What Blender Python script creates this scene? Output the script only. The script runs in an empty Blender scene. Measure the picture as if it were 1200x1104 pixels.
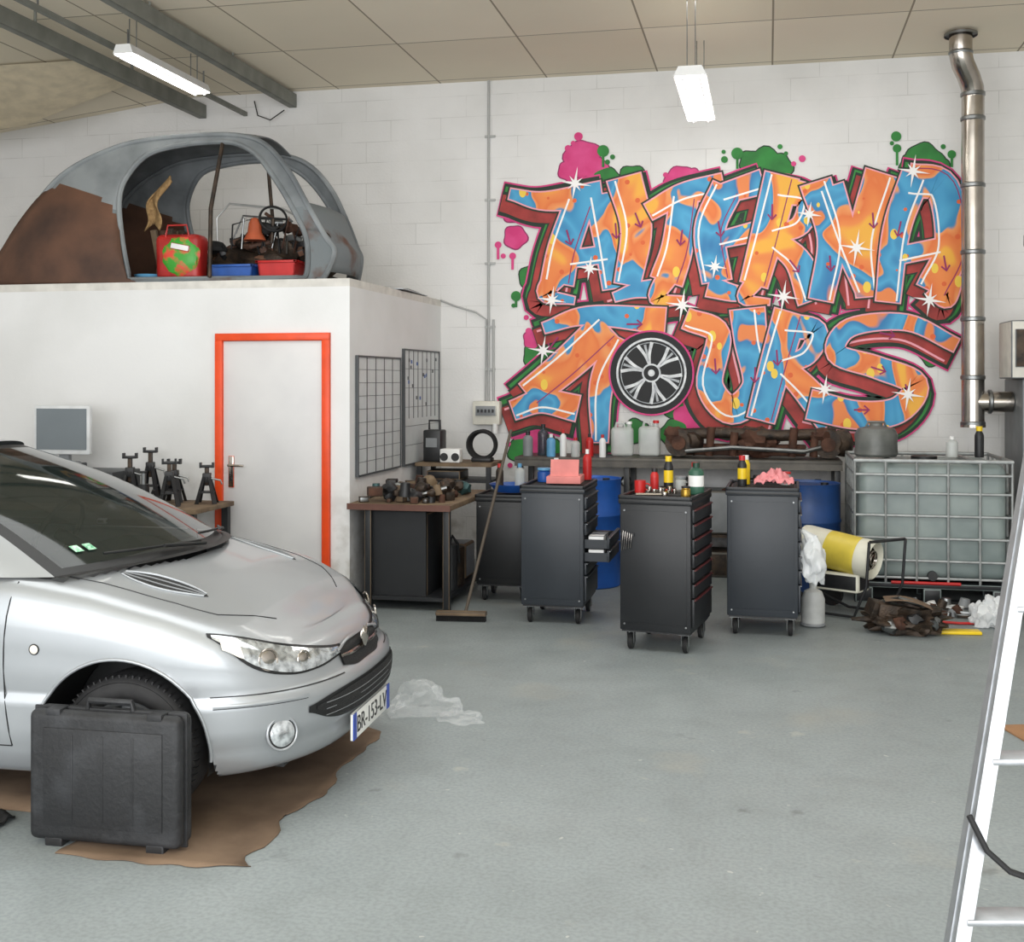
import bpy,bmesh,math,random
from mathutils import Vector,Matrix,Euler,noise
R=random.Random(7)
pi=math.pi
def H(h,a=1):
    c=[int(h[i:i+2],16)/255 for i in (0,2,4)]
    return tuple([(x/12.92 if x<=.04045 else ((x+.055)/1.055)**2.4) for x in c]+[a])
MC={}
def M(name,h,rough=.5,metal=0,var=.1,scale=8,bump=0,h2=None,coat=0,emit=0,alpha=1,trans=0,detail=4,bscale=None,lo=.35,hi=.65):
    if name in MC: return MC[name]
    m=bpy.data.materials.new(name); m.use_nodes=True; MC[name]=m
    nt=m.node_tree; N=nt.nodes; L=nt.links
    b=N['Principled BSDF']; c=H(h)
    tc=N.new('ShaderNodeTexCoord'); nz=N.new('ShaderNodeTexNoise'); nz.inputs['Scale'].default_value=scale; nz.inputs['Detail'].default_value=detail
    L.new(tc.outputs['Object'],nz.inputs['Vector'])
    cr=N.new('ShaderNodeValToRGB'); L.new(nz.outputs['Fac'],cr.inputs['Fac'])
    cr.color_ramp.elements[0].position=lo; cr.color_ramp.elements[1].position=hi
    c2=H(h2) if h2 else tuple([min(1,x*(1+var)) for x in c[:3]]+[1])
    c1=c if h2 else tuple([x*(1-var) for x in c[:3]]+[1])
    cr.color_ramp.elements[0].color=c1; cr.color_ramp.elements[1].color=c2
    L.new(cr.outputs['Color'],b.inputs['Base Color'])
    b.inputs['Roughness'].default_value=rough; b.inputs['Metallic'].default_value=metal
    if coat: b.inputs['Coat Weight'].default_value=coat; b.inputs['Coat Roughness'].default_value=.06
    if trans: b.inputs['Transmission Weight'].default_value=trans
    if alpha<1: b.inputs['Alpha'].default_value=alpha
    if emit: L.new(cr.outputs['Color'],b.inputs['Emission Color']); b.inputs['Emission Strength'].default_value=emit
    if bump:
        n2=N.new('ShaderNodeTexNoise'); n2.inputs['Scale'].default_value=bscale or scale*6; n2.inputs['Detail'].default_value=5
        L.new(tc.outputs['Object'],n2.inputs['Vector'])
        bp=N.new('ShaderNodeBump'); bp.inputs['Strength'].default_value=bump; bp.inputs['Distance'].default_value=.01
        L.new(n2.outputs['Fac'],bp.inputs['Height']); L.new(bp.outputs['Normal'],b.inputs['Normal'])
    return m

class B:
    def __init__(s,name): s.n=name; s.bm=bmesh.new(); s.ms=[]
    def mi(s,m):
        if m not in s.ms: s.ms.append(m)
        return s.ms.index(m)
    def box(s,c,d,m,rot=(0,0,0),bev=0,seg=2):
        mt=Matrix.Translation(c)@Euler(rot).to_matrix().to_4x4()@Matrix.Diagonal((d[0],d[1],d[2],1))
        vs=bmesh.ops.create_cube(s.bm,size=1,matrix=mt)['verts']
        i=s.mi(m)
        for f in {f for v in vs for f in v.link_faces}: f.material_index=i
        if bev:
            bmesh.ops.bevel(s.bm,geom=list({e for v in vs for e in v.link_edges}),offset=bev,segments=seg,affect='EDGES',profile=.5,clamp_overlap=True)
    def cyl(s,a,b,r,m,r2=None,seg=20,caps=True):
        a=Vector(a);b=Vector(b);d=b-a
        mt=Matrix.Translation((a+b)/2)@d.to_track_quat('Z','Y').to_matrix().to_4x4()
        vs=bmesh.ops.create_cone(s.bm,cap_ends=caps,cap_tris=False,segments=seg,radius1=r,radius2=r if r2 is None else r2,depth=d.length,matrix=mt)['verts']
        i=s.mi(m)
        for f in {f for v in vs for f in v.link_faces}: f.material_index=i
    def tube(s,pts,r,m,seg=8,closed=False):
        P=[Vector(p) for p in pts]; n=len(P); i=s.mi(m); rings=[]; up=None
        for k in range(n):
            if closed: t=(P[(k+1)%n]-P[k-1]).normalized()
            else: t=(P[min(k+1,n-1)]-P[max(k-1,0)]).normalized()
            if up is None:
                up=Vector((0,0,1)) if abs(t.z)<.9 else Vector((1,0,0))
            up=(up-t*up.dot(t)).normalized(); sd=t.cross(up)
            rr=r[k] if isinstance(r,(list,tuple)) else r
            rings.append([s.bm.verts.new(P[k]+(up*math.cos(a)+sd*math.sin(a))*rr) for a in [2*pi*j/seg for j in range(seg)]])
        for k in range(n if closed else n-1):
            A=rings[k];C=rings[(k+1)%n]
            for j in range(seg):
                f=s.bm.faces.new((A[j],A[(j+1)%seg],C[(j+1)%seg],C[j])); f.material_index=i
        if not closed:
            for rg in (rings[0],rings[-1]):
                f=s.bm.faces.new(rg); f.material_index=i
    def torus(s,c,ax,Rr,r,m,seg=32,rs=8):
        q=Vector(ax).to_track_quat('Z','Y'); c=Vector(c)
        s.tube([c+q@Vector((math.cos(a)*Rr,math.sin(a)*Rr,0)) for a in [2*pi*k/seg for k in range(seg)]],r,m,rs,True)
    def lathe(s,prof,m,o=(0,0,0),ax=(0,0,1),seg=28):
        q=Vector(ax).to_track_quat('Z','Y'); o=Vector(o); rings=[]
        for r,z in prof: rings.append([s.bm.verts.new(o+q@Vector((max(r,1e-4)*math.cos(2*pi*j/seg),max(r,1e-4)*math.sin(2*pi*j/seg),z))) for j in range(seg)])
        for k in range(len(rings)-1):
            mm=m[k] if isinstance(m,list) else m; i=s.mi(mm)
            for j in range(seg):
                f=s.bm.faces.new((rings[k][j],rings[k][(j+1)%seg],rings[k+1][(j+1)%seg],rings[k+1][j])); f.material_index=i
    def grid(s,f,nu,nv,m):
        V=[[s.bm.verts.new(f(i/nu,j/nv)) for j in range(nv+1)] for i in range(nu+1)]
        for i in range(nu):
            for j in range(nv):
                mm=m((i+.5)/nu,(j+.5)/nv) if callable(m) else m
                if mm is None: continue
                q=s.bm.faces.new((V[i][j],V[i+1][j],V[i+1][j+1],V[i][j+1])); q.material_index=s.mi(mm)
        for row in V:
            for v in row:
                if not v.link_faces: s.bm.verts.remove(v)
    def prism(s,pts,ext,m):
        i=s.mi(m); ext=Vector(ext)
        A=[s.bm.verts.new(p) for p in pts]; C=[s.bm.verts.new(Vector(p)+ext) for p in pts]
        fs=[s.bm.faces.new(A),s.bm.faces.new(C[::-1])]
        n=len(A)
        for k in range(n): fs.append(s.bm.faces.new((A[k],A[(k+1)%n],C[(k+1)%n],C[k])))
        for f in fs: f.material_index=i
    def ico(s,c,sz,m,sub=3,amp=0,fr=3,seed=0,zmin=None):
        vs=bmesh.ops.create_icosphere(s.bm,subdivisions=sub,radius=1)['verts']; i=s.mi(m)
        for f in {f for v in vs for f in v.link_faces}: f.material_index=i
        for v in vs:
            k=1+amp*noise.noise(v.co*fr+Vector((seed*7.1,seed*3.3,seed)))*2
            v.co=Vector((v.co.x*sz[0]*k+c[0],v.co.y*sz[1]*k+c[1],v.co.z*sz[2]*k+c[2]))
            if zmin is not None and v.co.z<zmin: v.co.z=zmin
    def text(s,txt,size,mt,m,ext=.001):
        cu=bpy.data.curves.new('t','FONT'); cu.body=txt; cu.size=size; cu.extrude=ext; cu.align_x='CENTER'; cu.align_y='CENTER'
        o=bpy.data.objects.new('t',cu); bpy.context.collection.objects.link(o)
        dg=bpy.context.evaluated_depsgraph_get(); me=o.evaluated_get(dg).to_mesh()
        i=s.mi(m)
        vs=[s.bm.verts.new(mt@v.co) for v in me.vertices]
        for p in me.polygons:
            try: f=s.bm.faces.new([vs[k] for k in p.vertices]); f.material_index=i
            except Exception: pass
        bpy.data.objects.remove(o); bpy.data.curves.remove(cu)
    def end(s,loc=(0,0,0),rz=0,ang=38,sol=0,recalc=True,doubles=0):
        if doubles:
            bmesh.ops.remove_doubles(s.bm,verts=s.bm.verts,dist=doubles)
        if recalc: bmesh.ops.recalc_face_normals(s.bm,faces=s.bm.faces)
        me=bpy.data.meshes.new(s.n); s.bm.to_mesh(me); s.bm.free()
        for m in s.ms: me.materials.append(m)
        for p in me.polygons: p.use_smooth=True
        try: me.set_sharp_from_angle(angle=math.radians(ang))
        except Exception: pass
        o=bpy.data.objects.new(s.n,me); bpy.context.collection.objects.link(o)
        o.location=loc; o.rotation_euler=(0,0,rz)
        if sol:
            md=o.modifiers.new('sheet','SOLIDIFY'); md.thickness=sol; md.offset=0
        return o
def interp(tab,x):
    if x<=tab[0][0]: return tab[0][1]
    for (a,b),(c,d) in zip(tab,tab[1:]):
        if x<=c: return b+(d-b)*(x-a)/(c-a)
    return tab[-1][1]

# ---------------------------------------------------------------- materials
def wallmat(name,base,brick=True):
    m=bpy.data.materials.new(name); m.use_nodes=True; nt=m.node_tree;N=nt.nodes;L=nt.links;b=N['Principled BSDF']
    tc=N.new('ShaderNodeTexCoord'); sp=N.new('ShaderNodeSeparateXYZ'); cb=N.new('ShaderNodeCombineXYZ')
    L.new(tc.outputs['Object'],sp.inputs[0]); ad=N.new('ShaderNodeMath'); ad.operation='ADD'
    L.new(sp.outputs['X'],ad.inputs[0]);L.new(sp.outputs['Y'],ad.inputs[1]);L.new(ad.outputs[0],cb.inputs['X']);L.new(sp.outputs['Z'],cb.inputs['Y'])
    nz=N.new('ShaderNodeTexNoise'); nz.inputs['Scale'].default_value=1.1; nz.inputs['Detail'].default_value=10; L.new(tc.outputs['Object'],nz.inputs['Vector'])
    cr=N.new('ShaderNodeValToRGB'); cr.color_ramp.elements[0].position=.3; cr.color_ramp.elements[1].position=.55
    c=H(base); cr.color_ramp.elements[1].color=c; cr.color_ramp.elements[0].color=tuple([x*.89 for x in c[:2]]+[c[2]*.88,1]); L.new(nz.outputs['Fac'],cr.inputs['Fac'])
    out=cr.outputs['Color']
    bp=N.new('ShaderNodeBump'); bp.inputs['Strength'].default_value=.35; bp.inputs['Distance'].default_value=.006
    n2=N.new('ShaderNodeTexNoise'); n2.inputs['Scale'].default_value=45; L.new(tc.outputs['Object'],n2.inputs['Vector'])
    if brick:
        br=N.new('ShaderNodeTexBrick'); L.new(cb.outputs[0],br.inputs['Vector'])
        br.inputs['Scale'].default_value=1; br.inputs['Brick Width'].default_value=.5; br.inputs['Row Height'].default_value=.2; br.inputs['Mortar Size'].default_value=.003; br.inputs['Mortar Smooth'].default_value=.3
        br.inputs['Color1'].default_value=(1,1,1,1);br.inputs['Color2'].default_value=(.97,.97,.97,1)
        br.inputs['Mortar'].default_value=(.74,.74,.73,1)
        n3=N.new('ShaderNodeTexNoise'); n3.inputs['Scale'].default_value=2.3; L.new(tc.outputs['Object'],n3.inputs['Vector'])
        c3=N.new('ShaderNodeValToRGB'); c3.color_ramp.elements[0].position=.45; c3.color_ramp.elements[1].position=.62; L.new(n3.outputs['Fac'],c3.inputs['Fac'])
        mf=N.new('ShaderNodeMath'); mf.operation='MULTIPLY_ADD'; mf.inputs[1].default_value=.9; mf.inputs[2].default_value=.1; L.new(c3.outputs['Color'],mf.inputs[0])
        mx=N.new('ShaderNodeMixRGB'); mx.blend_type='MULTIPLY'; L.new(mf.outputs[0],mx.inputs['Fac']); L.new(out,mx.inputs['Color1']); L.new(br.outputs['Color'],mx.inputs['Color2'])
        out=mx.outputs['Color']
        ma=N.new('ShaderNodeMath'); ma.operation='MULTIPLY_ADD'; ma.inputs[1].default_value=-.4; L.new(br.outputs['Fac'],ma.inputs[0]); L.new(n2.outputs['Fac'],ma.inputs[2]); L.new(ma.outputs[0],bp.inputs['Height'])
    else: L.new(n2.outputs['Fac'],bp.inputs['Height']); bp.inputs['Strength'].default_value=.1
    mr=N.new('ShaderNodeMapRange'); mr.inputs[1].default_value=.0; mr.inputs[2].default_value=1.1; mr.inputs[3].default_value=.75; mr.inputs[4].default_value=0; L.new(sp.outputs['Z'],mr.inputs[0])
    n5=N.new('ShaderNodeTexNoise'); n5.inputs['Scale'].default_value=7; n5.inputs['Detail'].default_value=9; L.new(tc.outputs['Object'],n5.inputs['Vector'])
    c5=N.new('ShaderNodeValToRGB'); c5.color_ramp.elements[0].position=.45; c5.color_ramp.elements[1].position=.65; L.new(n5.outputs['Fac'],c5.inputs['Fac'])
    mu_=N.new('ShaderNodeMath'); mu_.operation='MULTIPLY'; L.new(mr.outputs[0],mu_.inputs[0]); L.new(c5.outputs['Color'],mu_.inputs[1])
    md=N.new('ShaderNodeMixRGB'); L.new(mu_.outputs[0],md.inputs['Fac']); L.new(out,md.inputs['Color1']); md.inputs['Color2'].default_value=H('8f877a'); out=md.outputs['Color']
    L.new(out,b.inputs['Base Color']); L.new(bp.outputs['Normal'],b.inputs['Normal']); b.inputs['Roughness'].default_value=.75
    return m
WALL=wallmat('painted_block','e2e1df'); PLAST=wallmat('plaster','dfdfde',False)
def floormat():
    m=bpy.data.materials.new('painted_concrete'); m.use_nodes=True; nt=m.node_tree;N=nt.nodes;L=nt.links;b=N['Principled BSDF']
    tc=N.new('ShaderNodeTexCoord')
    def nz(sc,d=6,dist=0):
        n=N.new('ShaderNodeTexNoise'); n.inputs['Scale'].default_value=sc; n.inputs['Detail'].default_value=d; n.inputs['Distortion'].default_value=dist; L.new(tc.outputs['Object'],n.inputs['Vector']); return n
    def ramp(src,a,c1,bb,c2):
        r=N.new('ShaderNodeValToRGB'); e=r.color_ramp.elements; e[0].position=a;e[0].color=c1;e[1].position=bb;e[1].color=c2; L.new(src.outputs['Fac'],r.inputs['Fac']); return r
    def mul(a,c,f=1,bt='MULTIPLY'):
        x=N.new('ShaderNodeMixRGB'); x.blend_type=bt; x.inputs['Fac'].default_value=f; L.new(a,x.inputs['Color1']); L.new(c,x.inputs['Color2']); return x.outputs['Color']
    r1=ramp(nz(.6,8),.3,H('868e8f'),.7,H('949b9c'))
    r2=ramp(nz(5,14,.3),.3,(.87,.87,.86,1),.55,(1,1,1,1))
    r3=ramp(nz(60,10),.35,(.86,.86,.86,1),.6,(1.04,1.04,1.04,1))
    c=mul(mul(r1.outputs['Color'],r2.outputs['Color'],.6),r3.outputs['Color'])
    def spot(sc,a,bb,col,f):
        nonlocal c
        r=ramp(nz(sc,14,.3),a,(0,0,0,1),bb,(f,f,f,1)); x=N.new('ShaderNodeMixRGB'); L.new(r.outputs['Color'],x.inputs['Fac']); L.new(c,x.inputs['Color1']); x.inputs['Color2'].default_value=H(col); c=x.outputs['Color']
    spot(1.3,.6,.74,'a19b8d',.4); spot(2.7,.67,.71,'b0ada2',.4); spot(3.3,.67,.72,'555958',.5); spot(19,.71,.74,'c8c8c3',.55)
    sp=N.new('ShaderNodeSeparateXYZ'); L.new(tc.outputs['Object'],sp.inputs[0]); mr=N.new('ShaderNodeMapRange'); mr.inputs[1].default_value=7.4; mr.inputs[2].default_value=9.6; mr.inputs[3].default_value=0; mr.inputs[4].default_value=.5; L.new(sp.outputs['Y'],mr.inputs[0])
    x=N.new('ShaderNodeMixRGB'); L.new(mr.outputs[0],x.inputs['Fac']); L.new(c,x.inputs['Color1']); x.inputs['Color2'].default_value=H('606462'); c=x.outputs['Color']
    L.new(c,b.inputs['Base Color'])
    rr=ramp(nz(2.4,6),.3,(.40,.40,.40,1),.7,(.62,.62,.62,1)); L.new(rr.outputs['Color'],b.inputs['Roughness'])
    bp=N.new('ShaderNodeBump'); bp.inputs['Strength'].default_value=.1; bp.inputs['Distance'].default_value=.01; L.new(nz(12,8).outputs['Fac'],bp.inputs['Height']); L.new(bp.outputs['Normal'],b.inputs['Normal'])
    return m
FLOOR=floormat()
def ceilmat():
    m=bpy.data.materials.new('ceiling_panels'); m.use_nodes=True; nt=m.node_tree;N=nt.nodes;L=nt.links;b=N['Principled BSDF']
    tc=N.new('ShaderNodeTexCoord'); mp=N.new('ShaderNodeMapping'); mp.inputs['Location'].default_value=(-.04+1.03*10,-9.45+1.24*10,0); L.new(tc.outputs['Object'],mp.inputs['Vector'])
    br=N.new('ShaderNodeTexBrick'); br.offset=0; L.new(mp.outputs[0],br.inputs['Vector'])
    for k,v in (('Scale',1),('Brick Width',1.03),('Row Height',1.24),('Mortar Size',.008),('Mortar Smooth',.1)): br.inputs[k].default_value=v
    br.inputs['Color1'].default_value=H('f0e6d1'); br.inputs['Color2'].default_value=H('e4d9c2'); br.inputs['Mortar'].default_value=H('968b76')
    nz=N.new('ShaderNodeTexNoise'); nz.inputs['Scale'].default_value=1.2; L.new(tc.outputs['Object'],nz.inputs['Vector'])
    mx=N.new('ShaderNodeMixRGB'); mx.blend_type='MULTIPLY'; mx.inputs['Fac'].default_value=.10; L.new(br.outputs['Color'],mx.inputs['Color1']); L.new(nz.outputs['Fac'],mx.inputs['Color2'])
    L.new(mx.outputs['Color'],b.inputs['Base Color']); b.inputs['Roughness'].default_value=.8
    return m
CEIL=ceilmat()
BLK=M('black_plastic','1b1c1e',.45,var=.2,bump=.1,scale=20)
BLK2=M('black_rubber','161617',.75,var=.3,scale=15)
DGR=M('cart_charcoal_paint','17191c',.45,var=.12,scale=3,bump=.05)
DGR2=M('cart_slate_paint','292e34',.45,var=.1,scale=3,bump=.05)
STEEL=M('galvanised_steel','8a8c8c',.38,1,var=.2,scale=14)
CAGE=M('cage_galvanised','9a9d9c',.5,.7,var=.15,scale=14)
CHR=M('polished_metal','b5aea6',.2,1,var=.12,scale=6)
ALU=M('aluminium','a9acaf',.4,.8,var=.1,scale=20)
GREASE=M('greasy_metal','2a2521',.5,.5,h2='4a3c30',scale=12,bump=.5)
RUSTY=M('rusty_iron','3c261c',.8,.2,h2='5c3d2e',scale=9,bump=.5)
WOOD=M('worn_wood','5e4d3c',.75,h2='7d6a52',scale=6,bump=.3)
WHITE=M('white_plastic','e4e4e2',.4,var=.04)
RED=M('red_plastic','b91f1e',.4,var=.1)
BLUE=M('blue_plastic','1f4f9a',.4,var=.15)
YEL=M('yellow_plastic','e3c11c',.4,var=.1)
GRN=M('green_plastic','1f6a4a',.4,var=.1)
PINK=M('pink_cloth','d9898c',.8,var=.1,bump=.3)
CARD=M('cardboard','7c6753',.9,h2='5c4a3a',scale=3,bump=.2)
def polythene(name,a,e):
    m=M(name,'eef1f2',.15,var=.02,bump=.2,scale=14); nt=m.node_tree; N=nt.nodes; L=nt.links
    lw=N.new('ShaderNodeLayerWeight'); lw.inputs['Blend'].default_value=.3; mr=N.new('ShaderNodeMapRange'); mr.inputs[3].default_value=a; mr.inputs[4].default_value=min(1,a+e)
    L.new(lw.outputs['Facing'],mr.inputs[0]); L.new(mr.outputs[0],N['Principled BSDF'].inputs['Alpha']); return m
POLY=polythene('clear_polythene',.05,.3)
WFILM=polythene('white_film',.55,.4)
GREY=M('grey_plastic','7f8284',.5,var=.1)
SKYB=M('light_blue_plastic','5d9ac2',.4)

# ---------------------------------------------------------------- room
def slab(name,lo,hi,m):
    b=B(name); c=[(a+d)/2 for a,d in zip(lo,hi)]; b.box((0,0,0),[d-a for a,d in zip(lo,hi)],m)
    for v in b.bm.verts: v.co+=Vector(c)
    return b.end()
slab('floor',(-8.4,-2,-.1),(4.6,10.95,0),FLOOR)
slab('wall_back',(-8.4,10.8,0),(4.6,10.95,4.53),WALL)
slab('wall_left',(-8.4,-2,0),(-8.25,10.8,4.53),WALL)
slab('wall_right',(4.45,-2,0),(4.6,10.8,4.53),WALL)
slab('ceiling',(-5.6,-2,4.53),(4.6,10.95,4.6),CEIL)
b=B('ceiling'); b.prism([(-5.6,-2,4.53),(-8.4,-2,4.2),(-8.4,-2,4.27),(-5.6,-2,4.6)],(0,12.95,0),CEIL); b.end()
BEAM=M('beam_paint','7d7f78',.6,.2,var=.15,scale=5)
for x,z0 in ((-4.52,4.37),(-5.48,4.31)):
    b=B('ceiling_beam'); h=.13
    b.box((0,4.4,z0+h/2),(.012,12.78,h),BEAM); b.box((-.035,4.4,z0+.006),(.07,12.78,.012),BEAM); b.box((-.035,4.4,z0+h-.006),(.07,12.78,.012),BEAM)
    for yy in (8.0,9.4): b.cyl((0,yy,z0+h),(0,yy,4.53),.012,BEAM,seg=8)
    b.end((x,0,0))
b=B('ceiling_batten'); b.box((0,4.4,0),(.035,12.78,.04),BEAM); 
for yy in (7.4,8.6,9.9): b.cyl((0,yy,.02),(0,yy,.2),.008,STEEL,seg=8)
b.end((-5.05,0,4.33))
b=B('ceiling_bulkhead'); b.prism([(-5.7,9.9,4.49),(-5.75,9.2,4.49),(-6.6,8.9,4.40),(-8.24,8.9,4.2),(-8.24,9.9,4.0),(-6.9,9.9,4.12)],(0,.02,.0),M('bulkhead_board','d8cbb0',.8)); b.end()
b=B('hanging_cable'); b.tube([(-4.95,10.77,4.45),(-4.9,10.74,4.3),(-4.75,10.7,4.24),(-4.62,10.74,4.34)],.006,BLK2,6); b.end()

# office block
ox,oy,oh=-3.05,8.3,2.40
slab('wall_office_front',(-8.25,oy,0),(-4.13,oy+.1,oh),PLAST)
slab('wall_office_corner',(-3.20,oy,0),(ox,oy+.1,oh),PLAST)
slab('wall_office_lintel',(-4.13,oy,2.055),(-3.20,oy+.1,oh),PLAST)
slab('wall_office_side',(ox-.1,oy+.1,0),(ox,10.8,oh),PLAST)
slab('ceiling_office',(-8.25,oy,oh),(ox,10.8,2.46),M('roof_edge','cfccc5',.8))
ORF=M('orange_frame_paint','de4712',.4,var=.08)
DOORM=M('door_paint','cac9c9',.45,h2='d3d2d1',scale=2.5)
b=B('door_1')
b.box((-4.098,oy+.02,1.0),(.06,.1,2.0),ORF,bev=.004); b.box((-3.232,oy+.02,1.0),(.06,.1,2.0),ORF,bev=.004); b.box((-3.665,oy+.02,2.026),(.925,.1,.055),ORF,bev=.004)
b.box((-3.665,oy+.02,1.0),(.81,.045,1.995),DOORM,bev=.003)
b.box((-4.0,oy-.008,1.0),(.045,.012,.24),CHR,bev=.003); b.cyl((-4.0,oy-.01,1.05),(-4.0,oy-.06,1.05),.01,CHR); b.tube([(-4.0,oy-.06,1.05),(-3.93,oy-.062,1.05),(-3.88,oy-.055,1.048)],.009,CHR)
b.cyl((-4.0,oy-.01,.94),(-4.0,oy-.02,.94),.012,BLK)
b.end()
def board(name,y0,y1,z0,z1,rows,cols,full):
    b=B(name); x=ox+.010; LB=M('board_face','c6caca',.35,var=.05); FR=M('board_frame','4a4d4f',.5); LN=M('board_line','63676a',.6)
    b.box((x,(y0+y1)/2,(z0+z1)/2),(.02,y1-y0,z1-z0),LB)
    for yy in (y0,y1): b.box((x+.006,yy,(z0+z1)/2),(.026,.014,z1-z0+.014),FR)
    for zz in (z0,z1): b.box((x+.006,(y0+y1)/2,zz),(.026,y1-y0,.014),FR)
    for i in range(1,cols): b.box((x+.0105,y0+(y1-y0)*i/cols,(z0+z1)/2 if full else z1-(z1-z0)*.3),(.003,.016,(z1-z0) if full else (z1-z0)*.6),FR)
    for i in range(1,rows): b.box((x+.0106,(y0+y1)/2,z0+(z1-z0)*i/rows),(.003,y1-y0,.004),LN)
    if not full:
        for i in range(16): b.box((x+.0107,R.uniform(y0+.08,y1-.08),z1-R.uniform(.05,.5)),(.002,.04,.03),[BLUE,LN,FR][i%3])
    b.end()
board('planning_board',8.42,9.47,.97,1.88,9,5,True)
board('planning_board',9.58,10.66,.97,1.96,6,8,False)

# ---------------------------------------------------------------- light fixtures
TUBE=M('fluorescent_tube','fffdf6',.4,emit=9,var=0)
def fixture(loc,L,w,drop):
    b=B('fluorescent_lamp')
    b.prism([(-w/2,0,0),(w/2,0,0),(w/2*.7,0,.07),(-w/2*.7,0,.07)],(0,L,0),WHITE)
    b.box((-w/4,L/2,-.012),(.03,L*.96,.026),TUBE,bev=.01); b.box((w/4,L/2,-.012),(.03,L*.96,.026),TUBE,bev=.01)
    b.box((0,L/2,-.004),(w*.92,L*.98,.006),TUBE)
    for y in (.15,L-.15):
        for x in (-.03,.03): b.cyl((x,y,.06),(x,y,drop),.004,STEEL,seg=6)
    b.end(loc)
fixture((-4.86,8.2,4.22),1.3,.17,.31)
fixture((-.55,8.55,3.9),1.5,.24,.63)

# ---------------------------------------------------------------- flue pipe
b=B('flue_pipe'); r=.09
b.cyl((1.65,10.25,1.32),(1.65,10.25,4.05),r,CHR,seg=28)
b.tube([(1.65,10.25,4.03),(1.645,10.24,4.1),(1.61,10.19,4.18),(1.55,10.11,4.27),(1.53,10.08,4.34),(1.53,10.08,4.53)],r,CHR,24)
for z in (1.34,1.72,2.2,2.75,3.3,3.85,4.05): b.lathe([(r,-.02),(r+.008,-.012),(r+.008,.012),(r,.02)],STEEL,(1.65,10.25,z))
b.lathe([(r,0),(r+.006,.01),(r+.006,.02),(r,.03)],STEEL,(1.53,10.08,4.34))
b.lathe([(.13,0),(.13,.02),(r,.03)],STEEL,(1.53,10.08,4.49))
b.cyl((1.65,10.25,1.52),(1.955,10.25,1.52),.085,CHR,seg=28)
b.lathe([(.085,-.02),(.1,-.01),(.1,.01),(.085,.02)],STEEL,(1.78,10.25,1.52),(1,0,0))
b.lathe([(.0,0),(.1,0),(.1,.02),(.09,.02)],CHR,(1.65,10.25,1.31))
b.end()
b=B('furnace'); 
b.box((2.3,10.25,.86),(.68,.72,1.7),M('furnace_paint','6c7072',.5,.3,var=.1),bev=.015)
b.box((2.2,10.1,1.94),(.66,.5,.46),M('furnace_cream','cfccc2',.5),bev=.01)
b.box((2.02,9.845,1.95),(.24,.02,.3),GREASE,bev=.005)
b.end()

# ---------------------------------------------------------------- conduit & box
b=B('electrical_conduit')
CON=M('conduit_pvc','a9aaa8',.5,var=.05)
b.cyl((-2.577,10.785,1.5),(-2.577,10.785,4.53),.012,CON,seg=12); b.cyl((-2.53,10.785,1.5),(-2.53,10.785,2.27),.012,CON,seg=12)
b.tube([(-3.05,10.785,2.46),(-2.9,10.785,2.40),(-2.7,10.785,2.34),(-2.6,10.785,2.27),(-2.61,10.785,1.5)],.009,CON,6)
for z in (1.8,2.2,2.8,3.4,4.0): b.box((-2.565,10.788,z),(.1,.02,.02),CON)
b.end()
b=B('electrical_box'); b.box((-2.575,10.73,1.39),(.26,.13,.22),M('box_beige','d5d2c6',.5),bev=.01)
b.box((-2.575,10.66,1.41),(.2,.02,.1),GREY,bev=.004)
for i in range(5): b.box((-2.645+.035*i,10.645,1.41),(.018,.015,.03),BLK)
b.cyl((-2.49,10.68,1.2),(-2.49,10.68,1.29),.025,WHITE); b.end()

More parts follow.
